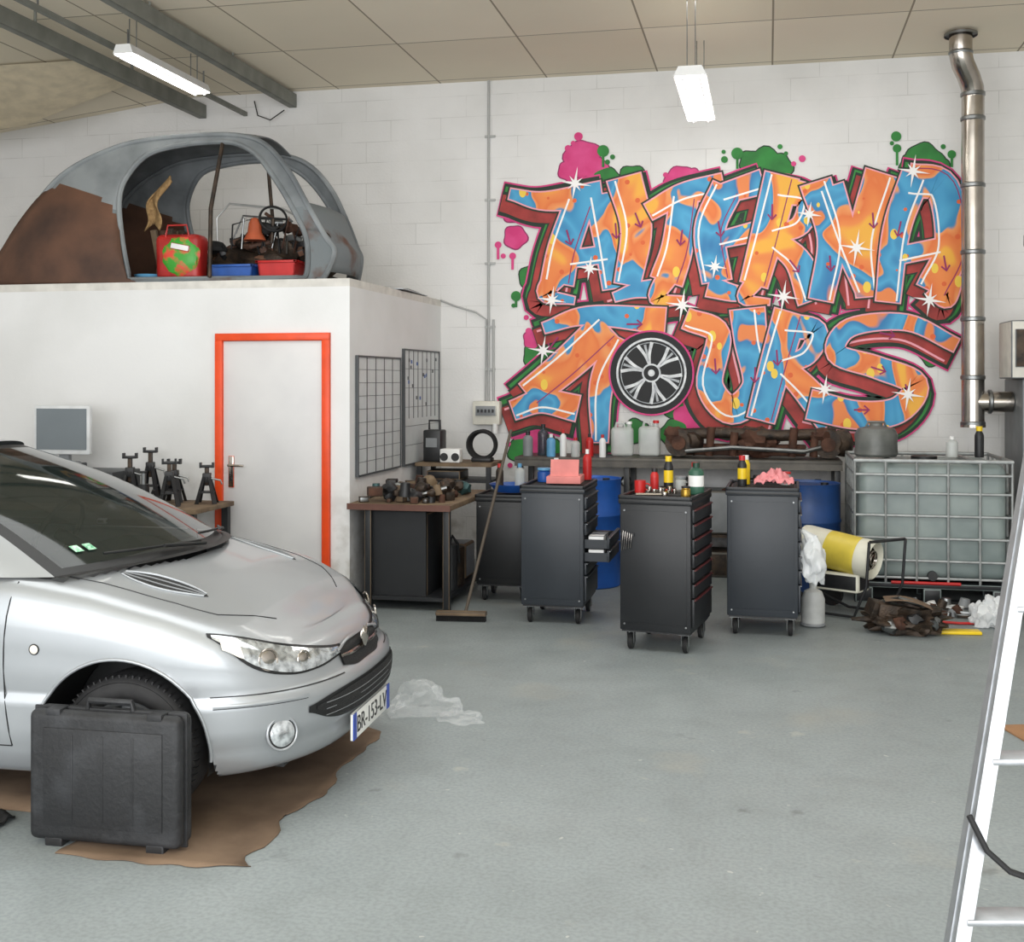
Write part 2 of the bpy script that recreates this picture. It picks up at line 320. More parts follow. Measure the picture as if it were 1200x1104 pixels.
# ---------------------------------------------------------------- MURAL
Yw=10.797
def sheet(a,c):   # image pixel coordinates -> metres on the back wall, through the camera projection
    t=(a-600)/1375; u=(t-.218)/(1+.218*t); d=10.8*(.977-.213*u)
    return 10.8*u,1.7+(445-c)*d/1375
def mm_fill():
    m=bpy.data.materials.new('graffiti_fill'); m.use_nodes=True; nt=m.node_tree;N=nt.nodes;L=nt.links;b=N['Principled BSDF']
    tc=N.new('ShaderNodeTexCoord'); mp=N.new('ShaderNodeMapping'); mp.inputs['Rotation'].default_value=(0,.5,0); mp.inputs['Scale'].default_value=(1.2,1,.8); L.new(tc.outputs['Object'],mp.inputs[0])
    n=N.new('ShaderNodeTexNoise'); n.inputs['Scale'].default_value=1.9; n.inputs['Detail'].default_value=1.5; n.inputs['Distortion'].default_value=.7; L.new(mp.outputs[0],n.inputs['Vector'])
    r=N.new('ShaderNodeValToRGB'); e=r.color_ramp.elements
    e[0].position=0; e[0].color=H('f0bf35'); e[1].position=.38; e[1].color=H('ea8a45')
    for p,h in ((.34,'efae40'),(.46,'e2753a'),(.495,'eb9a5a'),(.505,'2f86b8'),(.58,'4aa2cc'),(.66,'2c78ae'),(.675,'e58448')):
        x=e.new(p); x.color=H(h)
    L.new(n.outputs['Fac'],r.inputs['Fac'])
    v=N.new('ShaderNodeTexVoronoi'); v.inputs['Scale'].default_value=6.5; L.new(tc.outputs['Object'],v.inputs['Vector'])
    lt=N.new('ShaderNodeMath'); lt.operation='LESS_THAN'; lt.inputs[1].default_value=.15; L.new(v.outputs['Distance'],lt.inputs[0])
    x=N.new('ShaderNodeMixRGB'); L.new(lt.outputs[0],x.inputs['Fac']); L.new(r.outputs['Color'],x.inputs['Color1']); x.inputs['Color2'].default_value=H('dd6230')
    v2=N.new('ShaderNodeTexVoronoi'); v2.inputs['Scale'].default_value=4.1; L.new(mp.outputs[0],v2.inputs['Vector'])
    l2=N.new('ShaderNodeMath'); l2.operation='LESS_THAN'; l2.inputs[1].default_value=.17; L.new(v2.outputs['Distance'],l2.inputs[0])
    y=N.new('ShaderNodeMixRGB'); L.new(l2.outputs[0],y.inputs['Fac']); L.new(x.outputs['Color'],y.inputs['Color1']); y.inputs['Color2'].default_value=H('eec94a')
    L.new(y.outputs['Color'],b.inputs['Base Color']); b.inputs['Roughness'].default_value=.6
    return m
FILL=mm_fill()
def flat(n,h,h2=None,sc=5): return M(n,h,.65,h2=h2,scale=sc,var=.03)
PG=flat('spray_green','2f8a3a','24702f'); PP=flat('spray_pink','cc2f74','d94a88'); PM=flat('spray_maroon','7c2622','b03c38',4)
PN=flat('spray_dark','1d3024'); PW=flat('spray_white','f3f0ee'); PB=flat('spray_black','17181a'); PMG=flat('spray_magenta','93275f'); PLP=flat('spray_rose','eca0ac'); PGY=flat('spray_grey','8d9196','b9bdc0',20); PSL=flat('spray_silver','b9bcc0','e6e8e9',14)
mu=B('graffiti_mural')
lay=[0.0]
def nl(k=.0004): lay[0]+=k; return Yw-lay[0]
def cat(P,n=7):
    P=[Vector(p) for p in P]
    if len(P)==2: return [P[0].lerp(P[1],i/4) for i in range(5)]
    o=[];Q=[P[0]*2-P[1]]+P+[P[-1]*2-P[-2]]
    for k in range(1,len(Q)-2):
        a,b,c,d=Q[k-1:k+3]
        for i in range(n):
            t=i/n; o.append(.5*((2*b)+(-a+c)*t+(2*a-5*b+4*c-d)*t*t+(-a+3*b-3*c+d)*t**3))
    o.append(P[-1]); return o
def ribbon(P,w0,m,w1=None,off=(0,0),y=None,sm=True,ext=0,side=0):
    w1=w0 if w1 is None else w1; y=y if y is not None else nl(.00010)
    C=cat(P) if sm else [Vector(p) for p in P]
    if ext:
        C[0]=C[0]-(C[1]-C[0]).normalized()*ext; C[-1]=C[-1]+(C[-1]-C[-2]).normalized()*ext
    n=len(C);i=mu.mi(m);prev=None
    for k in range(n):
        t=(C[min(k+1,n-1)]-C[max(k-1,0)]).normalized(); nn=Vector((-t.y,t.x)); w=(w0+(w1-w0)*k/(n-1))/2
        c=C[k]+nn*side+Vector(off); l=[]
        for q in (c+nn*w,c-nn*w):
            X,Z=sheet(q.x,q.y); l.append(mu.bm.verts.new((X,y,Z)))
        if prev: f=mu.bm.faces.new((prev[0],prev[1],l[1],l[0])); f.material_index=i
        prev=l
def disc(cx,cy,r,m,y=None,n=28,jit=0,r0=0):
    y=y if y is not None else nl(.00010); i=mu.mi(m); vs=[];vi=[]
    for k in range(n):
        a=2*pi*k/n; rr=r*(1+jit*math.sin(a*5+cx)+jit*.7*math.sin(a*3+cy))
        X,Z=sheet(cx+rr*math.cos(a),cy+rr*math.sin(a)); vs.append(mu.bm.verts.new((X,y,Z)))
        if r0:
            X,Z=sheet(cx+r0*math.cos(a),cy+r0*math.sin(a)); vi.append(mu.bm.verts.new((X,y,Z)))
    if r0:
        for k in range(n): f=mu.bm.faces.new((vs[k],vs[(k+1)%n],vi[(k+1)%n],vi[k])); f.material_index=i
    else: f=mu.bm.faces.new(vs); f.material_index=i
def pgn(P,m):
    y=nl(.00010); f=mu.bm.faces.new([mu.bm.verts.new((sheet(*p)[0],y,sheet(*p)[1])) for p in P]); f.material_index=mu.mi(m)
CL=[(683,186,21,'p'),(667,200,12,'p'),(700,200,14,'p'),(797,212,17,'p'),(812,208,10,'p'),(785,225,12,'p'),(895,200,26,'g'),(880,190,13,'g'),(912,196,16,'g'),(1083,190,22,'g'),(1098,200,16,'g'),(1068,195,14,'g'),(712,215,18,'g'),(742,210,16,'g'),
  (624,325,15,'g'),(622,340,10,'g'),(600,248,12,'p'),(604,278,13,'p'),(1112,262,15,'p'),(1106,240,12,'p'),(634,385,9,'p'),(630,415,16,'g'),(624,398,10,'p'),(625,518,22,'p'),(610,528,14,'g'),(650,528,12,'g'),(800,470,24,'g'),(815,440,18,'g'),(812,405,18,'g'),(806,492,18,'p'),(790,508,16,'g'),(1108,402,14,'p'),(1092,412,16,'g'),(1060,492,14,'g'),(745,505,14,'g'),(1115,285,10,'p'),(940,350,14,'g'),(770,355,14,'g'),(1030,360,14,'g')]
SM=[(678,160,5,'p'),(666,174,4,'p'),(672,168,3,'p'),(584,287,4,'p'),(590,300,3,'p'),(601,300,4,'p'),(940,186,4,'p'),(930,192,3,'p'),(707,177,7,'g'),(712,190,3,'g'),(718,184,3,'g'),(864,180,7,'g'),(849,187,4,'g'),(848,178,2.5,'g'),(872,192,3,'g'),(1050,160,6,'g'),(1051,174,5,'g'),(1045,168,2.5,'g'),(605,347,6,'g'),(618,352,3,'g'),(602,358,2.5,'g'),(1115,181,5,'g'),(1105,172,3,'g'),(780,205,3,'p'),(1122,215,3,'p'),(645,512,4,'g'),(596,520,3,'p'),(598,545,3,'p'),(617,372,3,'p'),(620,388,4,'p'),(914,172,3,'g'),(921,180,2.5,'g'),(1118,240,3,'p')]
for cx,cy,r,c in CL: disc(cx,cy,r+1.5,PN if c=='g' else PMG,jit=.07)
for cx,cy,r,c in CL: disc(cx,cy,r,PP if c=='p' else PG,jit=.07)
for cx,cy,r,c in SM: disc(cx,cy,r,PP if c=='p' else PG)
for x,y0,y1,c in [(683,205,232,PP),(707,180,196,PG),(864,182,198,PG),(797,225,245,PP),(1051,175,194,PG),(625,530,560,PP),(650,535,558,PP),(584,288,304,PP),(601,300,316,PP),(1115,182,196,PG),(612,535,552,PG),(605,348,360,PG)]:
    ribbon([(x,y0),(x,y1)],3,c)
LET=[
 [([(600,228),(640,236),(704,228)],12,30),([(680,238),(662,290),(654,330)],34,38),([(654,322),(640,345),(672,352)],26,8),([(704,230),(714,285),(722,336)],36,30),([(668,304),(712,298)],20,20)],
 [([(732,210),(746,268),(736,332)],40,30),([(722,348),(748,340),(782,338)],10,24)],
 [([(762,248),(800,228),(846,218)],20,28),([(802,232),(794,290),(782,328)],32,38),([(784,322),(770,350),(800,352)],24,8)],
 [([(852,222),(832,270),(840,328)],36,34),([(832,336),(868,344),(892,330)],24,8),([(846,228),(892,214)],22,28),([(842,282),(884,272)],18,22)],
 [([(916,208),(898,280),(884,332)],40,32),([(884,330),(872,350),(900,354)],20,6),([(912,224),(946,232),(938,264),(906,276)],30,18),([(910,284),(936,308),(952,350)],24,36)],
 [([(962,350),(974,280),(956,216)],28,36),([(970,222),(990,280),(1014,340)],38,24),([(1016,346),(1012,280),(1034,206)],26,42)],
 [([(1040,352),(1050,270),(1072,208)],28,34),([(1066,212),(1104,222),(1114,290),(1092,340)],38,38),([(1094,338),(1110,352),(1124,326)],24,8),([(1052,300),(1100,290)],20,20)],
 [([(640,384),(690,370),(778,376)],12,30),([(712,384),(664,428),(622,462)],42,34),([(604,480),(636,470),(676,478)],22,30),([(730,400),(706,450),(704,516)],36,18)],
 [([(806,374),(842,392),(832,450),(858,480),(888,452),(880,400),(876,364)],24,40)],
 [([(926,368),(908,430),(892,490)],38,32),([(920,382),(956,388),(946,416),(916,428)],28,18),([(920,432),(944,456),(974,492)],24,36)],
 [([(1118,404),(1062,378),(996,384),(980,414),(1026,430),(1072,450),(1052,480),(1005,486),(950,474)],16,34)],
]
for wd,m in ((44,PP),(40,PN),(33,PG)):
    for l in LET:
        for P,a,c in l: ribbon(P,a+wd-14,m,c+wd-14,off=(-5,7),ext=wd/3-6)
for l in LET:
    for P,a,c in l: ribbon(P,a+13,PN,c+13,off=(-7,10),ext=6)
for l in LET:
    for P,a,c in l:
        ribbon(P,a+8,PM,c+8,off=(-8,11),ext=4)
for l in LET:
    for P,a,c in l: ribbon(P,2.5,PLP,off=(-8,11),side=-(min(a,c)/2+1))
nl(.0005)
for l in LET:
    for P,a,c in l: ribbon(P,a+7,PN,c+7,ext=5)
    for P,a,c in l: ribbon(P,a+3,PLP,c+3,ext=3)
    for P,a,c in l: ribbon(P,a-.5,FILL,c-.5,ext=1.5)
    nl(.0002)
    for P,a,c in l:
        if min(a,c)>16: ribbon(P,2.2,PW,side=min(a,c)/2-4)
        if min(a,c)>30: ribbon(P,1.3,PMG,side=-min(a,c)/2+4)
for x,y,a in [(665,270,1.3),(722,262,1.5),(745,250,1.2),(800,270,1.7),(842,260,1.4),(905,240,1.6),(925,305,.9),(972,300,1.5),(1022,250,1.5),(1055,260,1.8),(1105,300,1.4),(655,395,2.2),(735,380,0),(838,420,1.5),(885,430,1.6),(910,410,1.5),(1030,390,.2),(1020,430,.3),(1060,450,1.2),(1000,480,0)]:
    dx,dy=math.cos(a),math.sin(a); p=Vector((x,y)); q=p+Vector((dx,dy))*18
    ribbon([p,q],2,PMG); ribbon([q+Vector((-dx*6-dy*5,-dy*6+dx*5)),q,q+Vector((-dx*6+dy*5,-dy*6-dx*5))],2,PMG,sm=False)
nl(.0006)
W=(764,437)
disc(*W,50,PP,n=48);disc(*W,48,PB,n=48);disc(*W,41,PSL,n=48,r0=38.5);disc(*W,36,PGY,n=48,r0=35);
for k in range(6):
    a=k*pi/3+.3
    for da in (-.24,.24):
        ribbon([(W[0]+8*math.cos(a),W[1]+8*math.sin(a)),(W[0]+22*math.cos(a+da*.5),W[1]+22*math.sin(a+da*.5)),(W[0]+36*math.cos(a+da),W[1]+36*math.sin(a+da))],2.6,PSL,4)
    ribbon([(W[0]+14*math.cos(a),W[1]+14*math.sin(a)),(W[0]+34*math.cos(a),W[1]+34*math.sin(a))],1.2,PGY,3)
disc(*W,11,PSL,r0=9);disc(*W,9,PB);disc(*W,4,PSL)
nl(.0006)
for x,y,s in [(675,216,20),(692,315,15),(648,352,17),(948,252,15),(1003,291,22),(838,313,14),(800,358,20),(918,348,20),(1088,352,20),(966,456,18),(1063,462,20),(638,411,18),(1069,202,20)]:
    for k in range(8):
        a=k*pi/4+.15; L_=s*(1 if k%2==0 else .55)
        pgn([(x+L_*math.cos(a),y+L_*math.sin(a)),(x+2*math.cos(a+1.5),y+2*math.sin(a+1.5)),(x+2*math.cos(a-1.5),y+2*math.sin(a-1.5))],PW)
    disc(x,y,3.5,PW)
mu.end(recalc=False)

# ---------------------------------------------------------------- CAR
SIL=M('silver_car_paint','a3a7aa',.36,.5,var=.02,scale=2,coat=.4)
GLS=M('car_glass','18201d',.05,var=.05,alpha=.78,coat=.3)
DK=M('dark_trim','141516',.5,var=.15)
MESHM=M('grille_mesh','0e0f10',.6,var=.5,scale=90,bump=.8)
LENS=M('headlamp_lens','c3c8cb',.09,.7,var=.5,scale=30,coat=1)
AMB=M('indicator_lens','e9e2d6',.15,var=.1)
Nn=2.6; xc=-.78
LV=[(.19,.77,-.12),(.205,.79,-.08),(.25,.81,-.045),(.31,.82,-.035),(.345,.827,-.005),(.42,.83,0),(.48,.832,-.004),(.50,.822,-.028),(.58,.826,-.045),(.70,.83,-.055),(.85,.83,-.065),(1.0,.832,-.075),(1.2,.828,-.10),(1.35,.815,-.13),(1.44,.798,-.165),(1.5,.77,-.20)]
ZS=[(-3.83,.90),(-2.5,.945),(-1.2,.925),(-.9,.882),(-.6,.815),(-.35,.74),(-.2,.665)]
zs=lambda x:interp(ZS,x)
wk=lambda l:interp([(a,b) for a,b,c in LV],l); xfk=lambda l:interp([(a,c) for a,b,c in LV],l)
def zl(l,x): return l if l<=.5 else .5+(l-.5)*(zs(x)-.5)
def lz(z,x): return z if z<=.5 else .5+(z-.5)/(zs(x)-.5)
AX=(-.75,-3.19); AR=.345; AZ=.305
def arch(x,z):
    for a in AX:
        if abs(x-a)<AR: return max(z,AZ+math.sqrt(AR*AR-(x-a)**2))
    return z
ST=[('n',i/100*pi/2) for i in range(101)]
xr0=-3.2
ns=200
ST+=[('s',xc+(xr0-xc)*i/ns) for i in range(1,ns+1)]
ST+=[('r',pi/2-i/60*pi/2) for i in range(1,61)]
def sp(st,l):
    w=wk(l); e=2/Nn
    if st[0]=='n':
        c=max(math.cos(st[1]),0)**e; s_=max(math.sin(st[1]),0)**e; x=xc+(xfk(l)-xc)*c; y=w*s_
    elif st[0]=='s': x=st[1]; y=w
    else:
        e2=2/3.4; c=max(math.cos(st[1]),0)**e2; s_=max(math.sin(st[1]),0)**e2; x=xr0-(.62+xfk(l)*.8)*c; y=w*s_
    return x,y,zl(l,x)
car=B('car')
LL=sorted(set([a for a,_,_ in LV]+[.22,.28,.375,.45,.54,.64,.78,.92,1.1,1.28,1.4,1.47]))
crown=lambda x: .078*min(1,max(0,(-.19-x)/.6))**.65 if x>-2 else .05
def cowl(y): return -.77-.28*(y/.72)**2
for sg in (1,-1):
    V=[]
    for st in ST:
        col=[]
        for l in LL:
            x,y,z=sp(st,l); z2=arch(x,z)
            if z2>z:
                y=wk(lz(z2,x))*(y/wk(l)); z=z2
            col.append(car.bm.verts.new((x,y*sg,z)))
        V.append(col)
    i=car.mi(SIL)
    for a in range(len(ST)-1):
        for c in range(len(LL)-1):
            q=(V[a][c],V[a+1][c],V[a+1][c+1],V[a][c+1])
            if (q[0].co-q[3].co).length<1e-5 and (q[1].co-q[2].co).length<1e-5: continue
            f=car.bm.faces.new(q); f.material_index=i
    nr=16; Hh=[]
    for k,st in enumerate(ST):
        x,y,z=sp(st,1.5); row=[V[k][-1]]
        for j in range(1,nr+1):
            r=j/nr; row.append(car.bm.verts.new((x,y*(1-r)*sg,z+crown(x)*(1-(1-r)**2.2))))
        Hh.append(row)
    for a in range(len(ST)-1):
        for c in range(nr):
            q=(Hh[a][c],Hh[a+1][c],Hh[a+1][c+1],Hh[a][c+1]); mx=sum(v.co.x for v in q)/4; my=abs(sum(v.co.y for v in q)/4)
            if mx<cowl(my) and mx>-3.5: 
                if my<.72: continue
            f=car.bm.faces.new(q); f.material_index=i
bmesh.ops.remove_doubles(car.bm,verts=car.bm.verts,dist=.0004)
for v in [v for v in car.bm.verts if not v.link_faces]: car.bm.verts.remove(v)
def SP(th,z,off=0,sg=-1):
    x=-.3;th=math.radians(th);e=2/Nn
    for _ in range(5):
        l=lz(z,x); w=wk(l); xf=xfk(l); x=xc+(xf-xc)*max(math.cos(th),0)**e
    y=w*max(math.sin(th),0)**e
    n=Vector((max(math.cos(th),0)**(2-e)/(xf-xc),max(math.sin(th),0)**(2-e)/w,.15)).normalized()
    return Vector((x+n.x*off,(y+n.y*off)*sg,z+n.z*off))
def smoothtab(vals,u):
    n=len(vals)-1; k=min(int(u*n),n-1); t=u*n-k
    p=[vals[max(k-1,0)],vals[k],vals[k+1],vals[min(k+2,n)]]
    return .5*(2*p[1]+(-p[0]+p[2])*t+(2*p[0]-5*p[1]+4*p[2]-p[3])*t*t+(-p[0]+3*p[1]-3*p[2]+p[3])*t**3)
def patch(t0,t1,lo,hi,m,off,sg=-1,nu=28,nv=5):
    car.grid(lambda u,v:SP(t0+(t1-t0)*u,smoothtab(lo,u)+(smoothtab(hi,u)-smoothtab(lo,u))*v,off+.004*math.sin(pi*u)*math.sin(pi*v),sg),nu,nv,m)
def onside(x,z,off=.002,sg=-1): return Vector((x,(wk(lz(z,x))+off)*sg,z))
def hoodp(x,f,off=0,sg=-1):
    e=min(1,max(0,(x-xc)/(xfk(1.5)-xc))); ye=wk(1.5)*(1-e**Nn)**(1/Nn)
    return Vector((x,ye*f*sg,zs(x)+crown(x)*(1-f**2.2)+off))
for sg in (1,-1):
    patch(9,63,[.565,.548,.552,.60,.728],[.60,.632,.672,.715,.742],DK,.003,sg)
    patch(11,61.5,[.572,.556,.562,.612,.722],[.595,.625,.664,.706,.735],LENS,.008,sg)
    for th,z,rr in ((29,.595,.034),(43,.622,.04)):
        p=SP(th,z,.010,sg); q=SP(th,z,.05,sg)-SP(th,z,0,sg)
        car.torus(p,q,rr,.004,CHR,24,6); car.lathe([(.0,.006),(.02,.004),(rr-.004,-.002)],CHR,p,q,16)
    patch(52,59,[.64,.68],[.695,.718],AMB,.013,sg,8,4)
    patch(0,12,[.505,.505,.52],[.605,.60,.585],DK,.004,sg)
    patch(0,11.5,[.512,.512,.526],[.545,.545,.552],MESHM,.008,sg); patch(0,11.5,[.562,.562,.565],[.596,.592,.58],MESHM,.008,sg)
    patch(0,12,[.546,.546,.553],[.561,.561,.564],CHR,.013,sg,20,2)
    patch(0,13,[.602,.598,.580],[.612,.608,.590],SIL,.016,sg,20,2)
    patch(0,34,[.335,.335,.34,.36,.40],[.462,.462,.458,.445,.425],DK,.004,sg); patch(0,31,[.345,.345,.35,.37,.405],[.452,.452,.448,.435,.42],MESHM,.009,sg)
    patch(34,66,[.463,.466,.467],[.478,.481,.482],SIL,.010,sg,24,3)
    patch(14,66,[.497,.5,.505],[.501,.504,.509],DK,.0025,sg,24,1)
    patch(34,66,[.459,.462,.463],[.462,.465,.466],DK,.003,sg,24,1)
    for z0 in (.37,.395,.42): patch(0,27,[z0,z0],[z0+.003,z0+.003],GREY,.012,sg,12,1)
    p=SP(44,.345,.004,sg); q=SP(44,.345,.05,sg)-SP(44,.345,0,sg)
    car.torus(p,q,.062,.006,SIL,28,8); car.lathe([(.0,.012),(.03,.01),(.055,.002)],LENS,p,q,24); car.torus(p,q,.053,.004,DK,28,6)
    for a in AX:
        A=[]
        for k in range(37):
            an=-.12+(pi+.24)*k/36; x=a+AR*math.cos(an); z=AZ+AR*math.sin(an)
            if x>xc: 
                e=((x-xc)/(xfk(z)-xc)); y=wk(lz(z,x))*(1-max(0,min(e,1))**Nn)**(1/Nn)
            elif x<xr0:
                e=(xr0-x)/.62; y=wk(lz(z,x))*(1-max(0,min(e,1))**3.4)**(1/3.4)
            else: y=wk(lz(z,x))
            A.append((x,y*sg,z))
        car.tube(A,.007,SIL,8)
        car.grid(lambda u,v:Vector((a+(AR-.003)*math.cos(-.3+(pi+.6)*u),A[int(u*36)][1]*(1-.33*v),AZ+(AR-.003)*math.sin(-.3+(pi+.6)*u))),36,4,DK)
        car.grid(lambda u,v:Vector((a+(AR)*v*math.cos(-.3+(pi+.6)*u),.53*sg,AZ+(AR)*v*math.sin(-.3+(pi+.6)*u))),30,3,DK)
        o=(a,.575*sg,.289); ax=(0,sg,0); WT=M('wheel_trim','8f9295',.35,.7); TY=M('tyre','232324',.7,var=.2,scale=30)
        car.lathe([(.19,.0),(.24,-.005),(.275,.01),(.284,.04),(.286,.1),(.284,.16),(.274,.19),(.262,.198),(.258,.195),(.24,.205),(.215,.206),(.197,.2),(.187,.185)],TY,o,ax,56)
        for k in range(64):
            an=2*pi*k/64; car.box((a+.281*math.cos(an),(.575+.17)*sg,.289+.281*math.sin(an)),(.012,.035,.006),TY,rot=(0,-an,0))
        car.lathe([(.187,.185),(.182,.195),(.17,.19),(.165,.15),(.06,.13),(.0,.13)],WT,o,ax,48)
        for k in range(5):
            an=2*pi*k/5+.3
            car.box((a+.1*math.cos(an),(.575+.168)*sg,.289+.1*math.sin(an)),(.17,.03,.05),WT,rot=(0,-an,0),bev=.008)
        car.cyl((a,.7*sg,.289),(a,.755*sg,.289),.035,WT)
    pts=[]
    for k in range(30):
        x=-.30-.88*k/29; f=.86 if x<-.45 else .70+.16*(-.30-x)/.15
        pts.append(hoodp(x,f,.0005,sg))
    car.tube(pts,.0026,DK,6)
    for xs in (-1.19,-2.36): car.tube([onside(xs-.03*math.sin(pi*k/10),.3+.62*k/10,0,sg) for k in range(11)],.003,DK,6)
    car.tube([onside(-1.19-1.17*k/10,.3,0,sg) for k in range(11)],.0028,DK,6)
    car.tube([onside(-1.3-1.9*k/10,.5,.004,sg) for k in range(11)],.012,SIL,8)
    car.box(onside(-2.2,.8,.015,sg),(.18,.02,.03),SIL,bev=.008)
    p=onside(-1.09,.675,.003,sg); car.lathe([(.0,.008),(.012,.006),(.018,0)],AMB,p,(0,sg,0),16); car.torus(p,(0,sg,0),.019,.0025,DK,20,6)
    car.ico((-1.72,.90*sg,1.0),(.07,.1,.065),SIL,3); car.box((-1.72,.82*sg,.96),(.05,.12,.03),DK,bev=.008)
    car.box((-3.62,.66*sg,.75),(.08,.14,.24),RED,rot=(0,0,-.5*sg),bev=.02)
    def vent(u,v,off):
        w_=math.sin(pi*u)**.7; return hoodp(-.90+.36*u,.66+.10*(1-u)*.3+(v-.5)*.16*w_,off,sg)
    car.grid(lambda u,v:vent(u,v,.0015),24,4,DK)
    for vv in (0,.33,.66,1.0): car.tube([vent(.04+.92*k/12,vv,.003) for k in range(13)],.0042 if vv in(0,1.0) else .003,SIL if vv in (0,1.0) else GREY,6)
car.ico((-.045,0,.592),(.014,.034,.044),CHR,3,.18,4,2)
PL=M('plate_white','e3e3de',.35,var=.02); PLB=M('plate_blue','1d3fa0',.35,var=.02)
car.box((-.018,0,.267),(.015,.52,.112),PL,bev=.003); car.box((-.0105,-.24,.267),(.004,.04,.108),PLB); car.box((-.0105,.24,.267),(.004,.04,.108),PLB)
car.text('BR-153-LV',.098,Matrix.Translation((-.0095,0,.264))@Euler((pi/2,0,pi/2)).to_matrix().to_4x4(),BLK)
P0=lambda v:Vector((-.80-.27*v*v,.725*v,.955-.022*v*v)); P1=lambda v:Vector((-1.84-.20*v*v,.575*v,1.395-.035*v*v))
def ws(u,v):
    vv=2*v-1; p=P0(vv).lerp(P1(vv),u); return p+Vector((.4,0,.85))*(.045*math.sin(pi*u))
car.grid(ws,24,30,lambda u,v:DK if (u<.05 or u>.96 or v<.025 or v>.975) else GLS)
car.grid(lambda u,v:Vector((cowl(.735*(2*v-1))+.02,.735*(2*v-1),.950-.024*(2*v-1)**2+.006)).lerp(P0(2*v-1)*1.0+Vector((0,0,.002)),u),3,30,DK)
for sg in (1,-1):
    e0,e1=P0(sg),P1(sg)
    s0=Vector((-1.33,.79*sg,.935)); s1=Vector((-2.12,.61*sg,1.355))
    car.grid(lambda u,v:(e0.lerp(e1,u)+Vector((.4,0,.85))*(.045*math.sin(pi*u))).lerp(s0.lerp(s1,u)+Vector((.2,sg*.5,.3))*(.06*math.sin(pi*u)),v)+Vector((0,sg,0))*(.01*math.sin(pi*v)),16,5,SIL)
    def sd(u,v):
        b0=Vector((-1.33-2.14*u,(.79-.08*u**3)*sg,.935)); b1=Vector((-2.12-1.03*u,(.61+.01*math.sin(pi*u)-.04*u*u)*sg,1.355-.03*u*u))
        return b0.lerp(b1,v)+Vector((0,sg*.03*math.sin(pi*v),.01*math.sin(pi*v)))+Vector((.2,sg*.2,.3))*(.06*math.sin(pi*v)*(1-u)**4)
    car.grid(sd,60,14,lambda u,v: SIL if (v>.93 or u>.94 or u<.012) else (DK if (v<.06 or .47<u<.52 or v>.88 or u>.9) else GLS))
    c0=Vector((-3.47,.71*sg,.935)); c1=Vector((-3.15,.57*sg,1.325)); d0=Vector((-3.74,.6*sg,.93)); d1=Vector((-3.3,.5*sg,1.325))
    car.grid(lambda u,v:c0.lerp(c1,u).lerp(d0.lerp(d1,u),v)+Vector((0,sg*.02*math.sin(pi*v),0)),8,5,SIL)
def rf(u,v):
    vv=2*v-1; x=-1.84-1.46*u
    ye=.575+.035*min(1,u*5)-.07*u*u; xx=x-(.20*vv*vv)*(1-u)
    ze=1.36-.03*u*u; return Vector((xx,ye*vv,ze+.07*(1-abs(vv)**2.4)*(.5+.5*math.sin(pi*min(1,u*1.2+.18)))))
car.grid(rf,24,20,SIL)
car.grid(lambda u,v:Vector((-3.76,.61*(2*v-1),.92)).lerp(Vector((-3.3,.51*(2*v-1),1.35)),u)+Vector((-.06,0,.05))*math.sin(pi*u)*(1-(2*v-1)**2*.5),10,12,lambda u,v:GLS if .08<u<.9 and .05<v<.95 else SIL)
INT=M('car_interior','2c2e30',.8,var=.2)
car.box((-2.4,0,.32),(2.2,1.4,.06),INT); car.box((-1.33,0,.84),(.46,1.36,.14),INT,bev=.04); car.box((-1.15,0,.6),(.1,1.4,.5),INT)
for sg in (1,-1):
    car.box((-2.2,.36*sg,.55),(.5,.48,.16),INT,bev=.05); car.box((-2.48,.36*sg,.85),(.14,.46,.6),INT,rot=(0,-.25,0),bev=.05); car.box((-2.56,.36*sg,1.17),(.09,.24,.16),INT,bev=.03)
car.box((-3.1,0,.75),(.14,1.2,.6),INT,rot=(0,-.2,0),bev=.05)
car.torus((-1.72,.36,.95),(-.9,0,.45),.18,.014,DK); car.cyl((-1.72,.36,.95),(-1.5,.36,.85),.03,DK)
car.ico((-1.92,0,1.3),(.02,.11,.035),DK,2)
for v in (.10,.135):
    car.grid(lambda a,bb:ws(.11+.04*a,v+.022*bb)+Vector((.004,0,.006)),1,1,M('sticker_green','bfe0c8',.5,h2='3f9a6a',scale=60))
for v0,v1 in ((.50,.14),(.93,.55)):
    pp=[ws(.02+.04*k/8,v0+(v1-v0)*k/8)+Vector((.014,0,.02)) for k in range(9)]
    car.tube(pp,.006,DK,6); car.tube([ws(.0,v0)+Vector((.02,0,.02)),ws(.03,v0+(v1-v0)*.5)+Vector((.018,0,.028))],.008,DK,6)
car.box((-1.95,0,.24),(2.9,1.2,.08),DK); car.box((-.35,0,.22),(.3,1.1,.06),DK)
car.end((-1.665,4.84,0),math.radians(2),ang=50)

# ---------------------------------------------------------------- toolbox case beside the wheel
b=B('plastic_tool_case'); T=.115; w,h=.60,.475
SC=M('case_black','1b1c1e',.6,h2='36383b',scale=6,bump=.25,bscale=60,lo=.5,hi=.78,detail=8)
b.box((0,-T/4,h/2+.02),(w,T/2,h),SC,bev=.045,seg=4); b.box((0,T/4,h/2+.02),(w,T/2,h),SC,bev=.045,seg=4)
b.box((0,0,h/2+.02),(w+.008,.012,h+.008),SC,bev=.004)
b.box((0,-T/2,h/2+.02),(w-.13,.008,h-.12),SC,bev=.0035)
for x in (-.12,0,.12): b.box((x,-T/2-.003,h/2+.02),(.008,.006,h-.16),SC,bev=.002)
b.tube([(-.09,0,h+.02),(-.085,0,h+.05),(.085,0,h+.05),(.09,0,h+.02)],.012,SC,8)
for x in (-.2,.2): b.box((x,-.02,h+.012),(.06,.07,.03),SC,bev=.006); b.box((x,0,.018),(.07,T*.9,.035),BLK2,bev=.006)
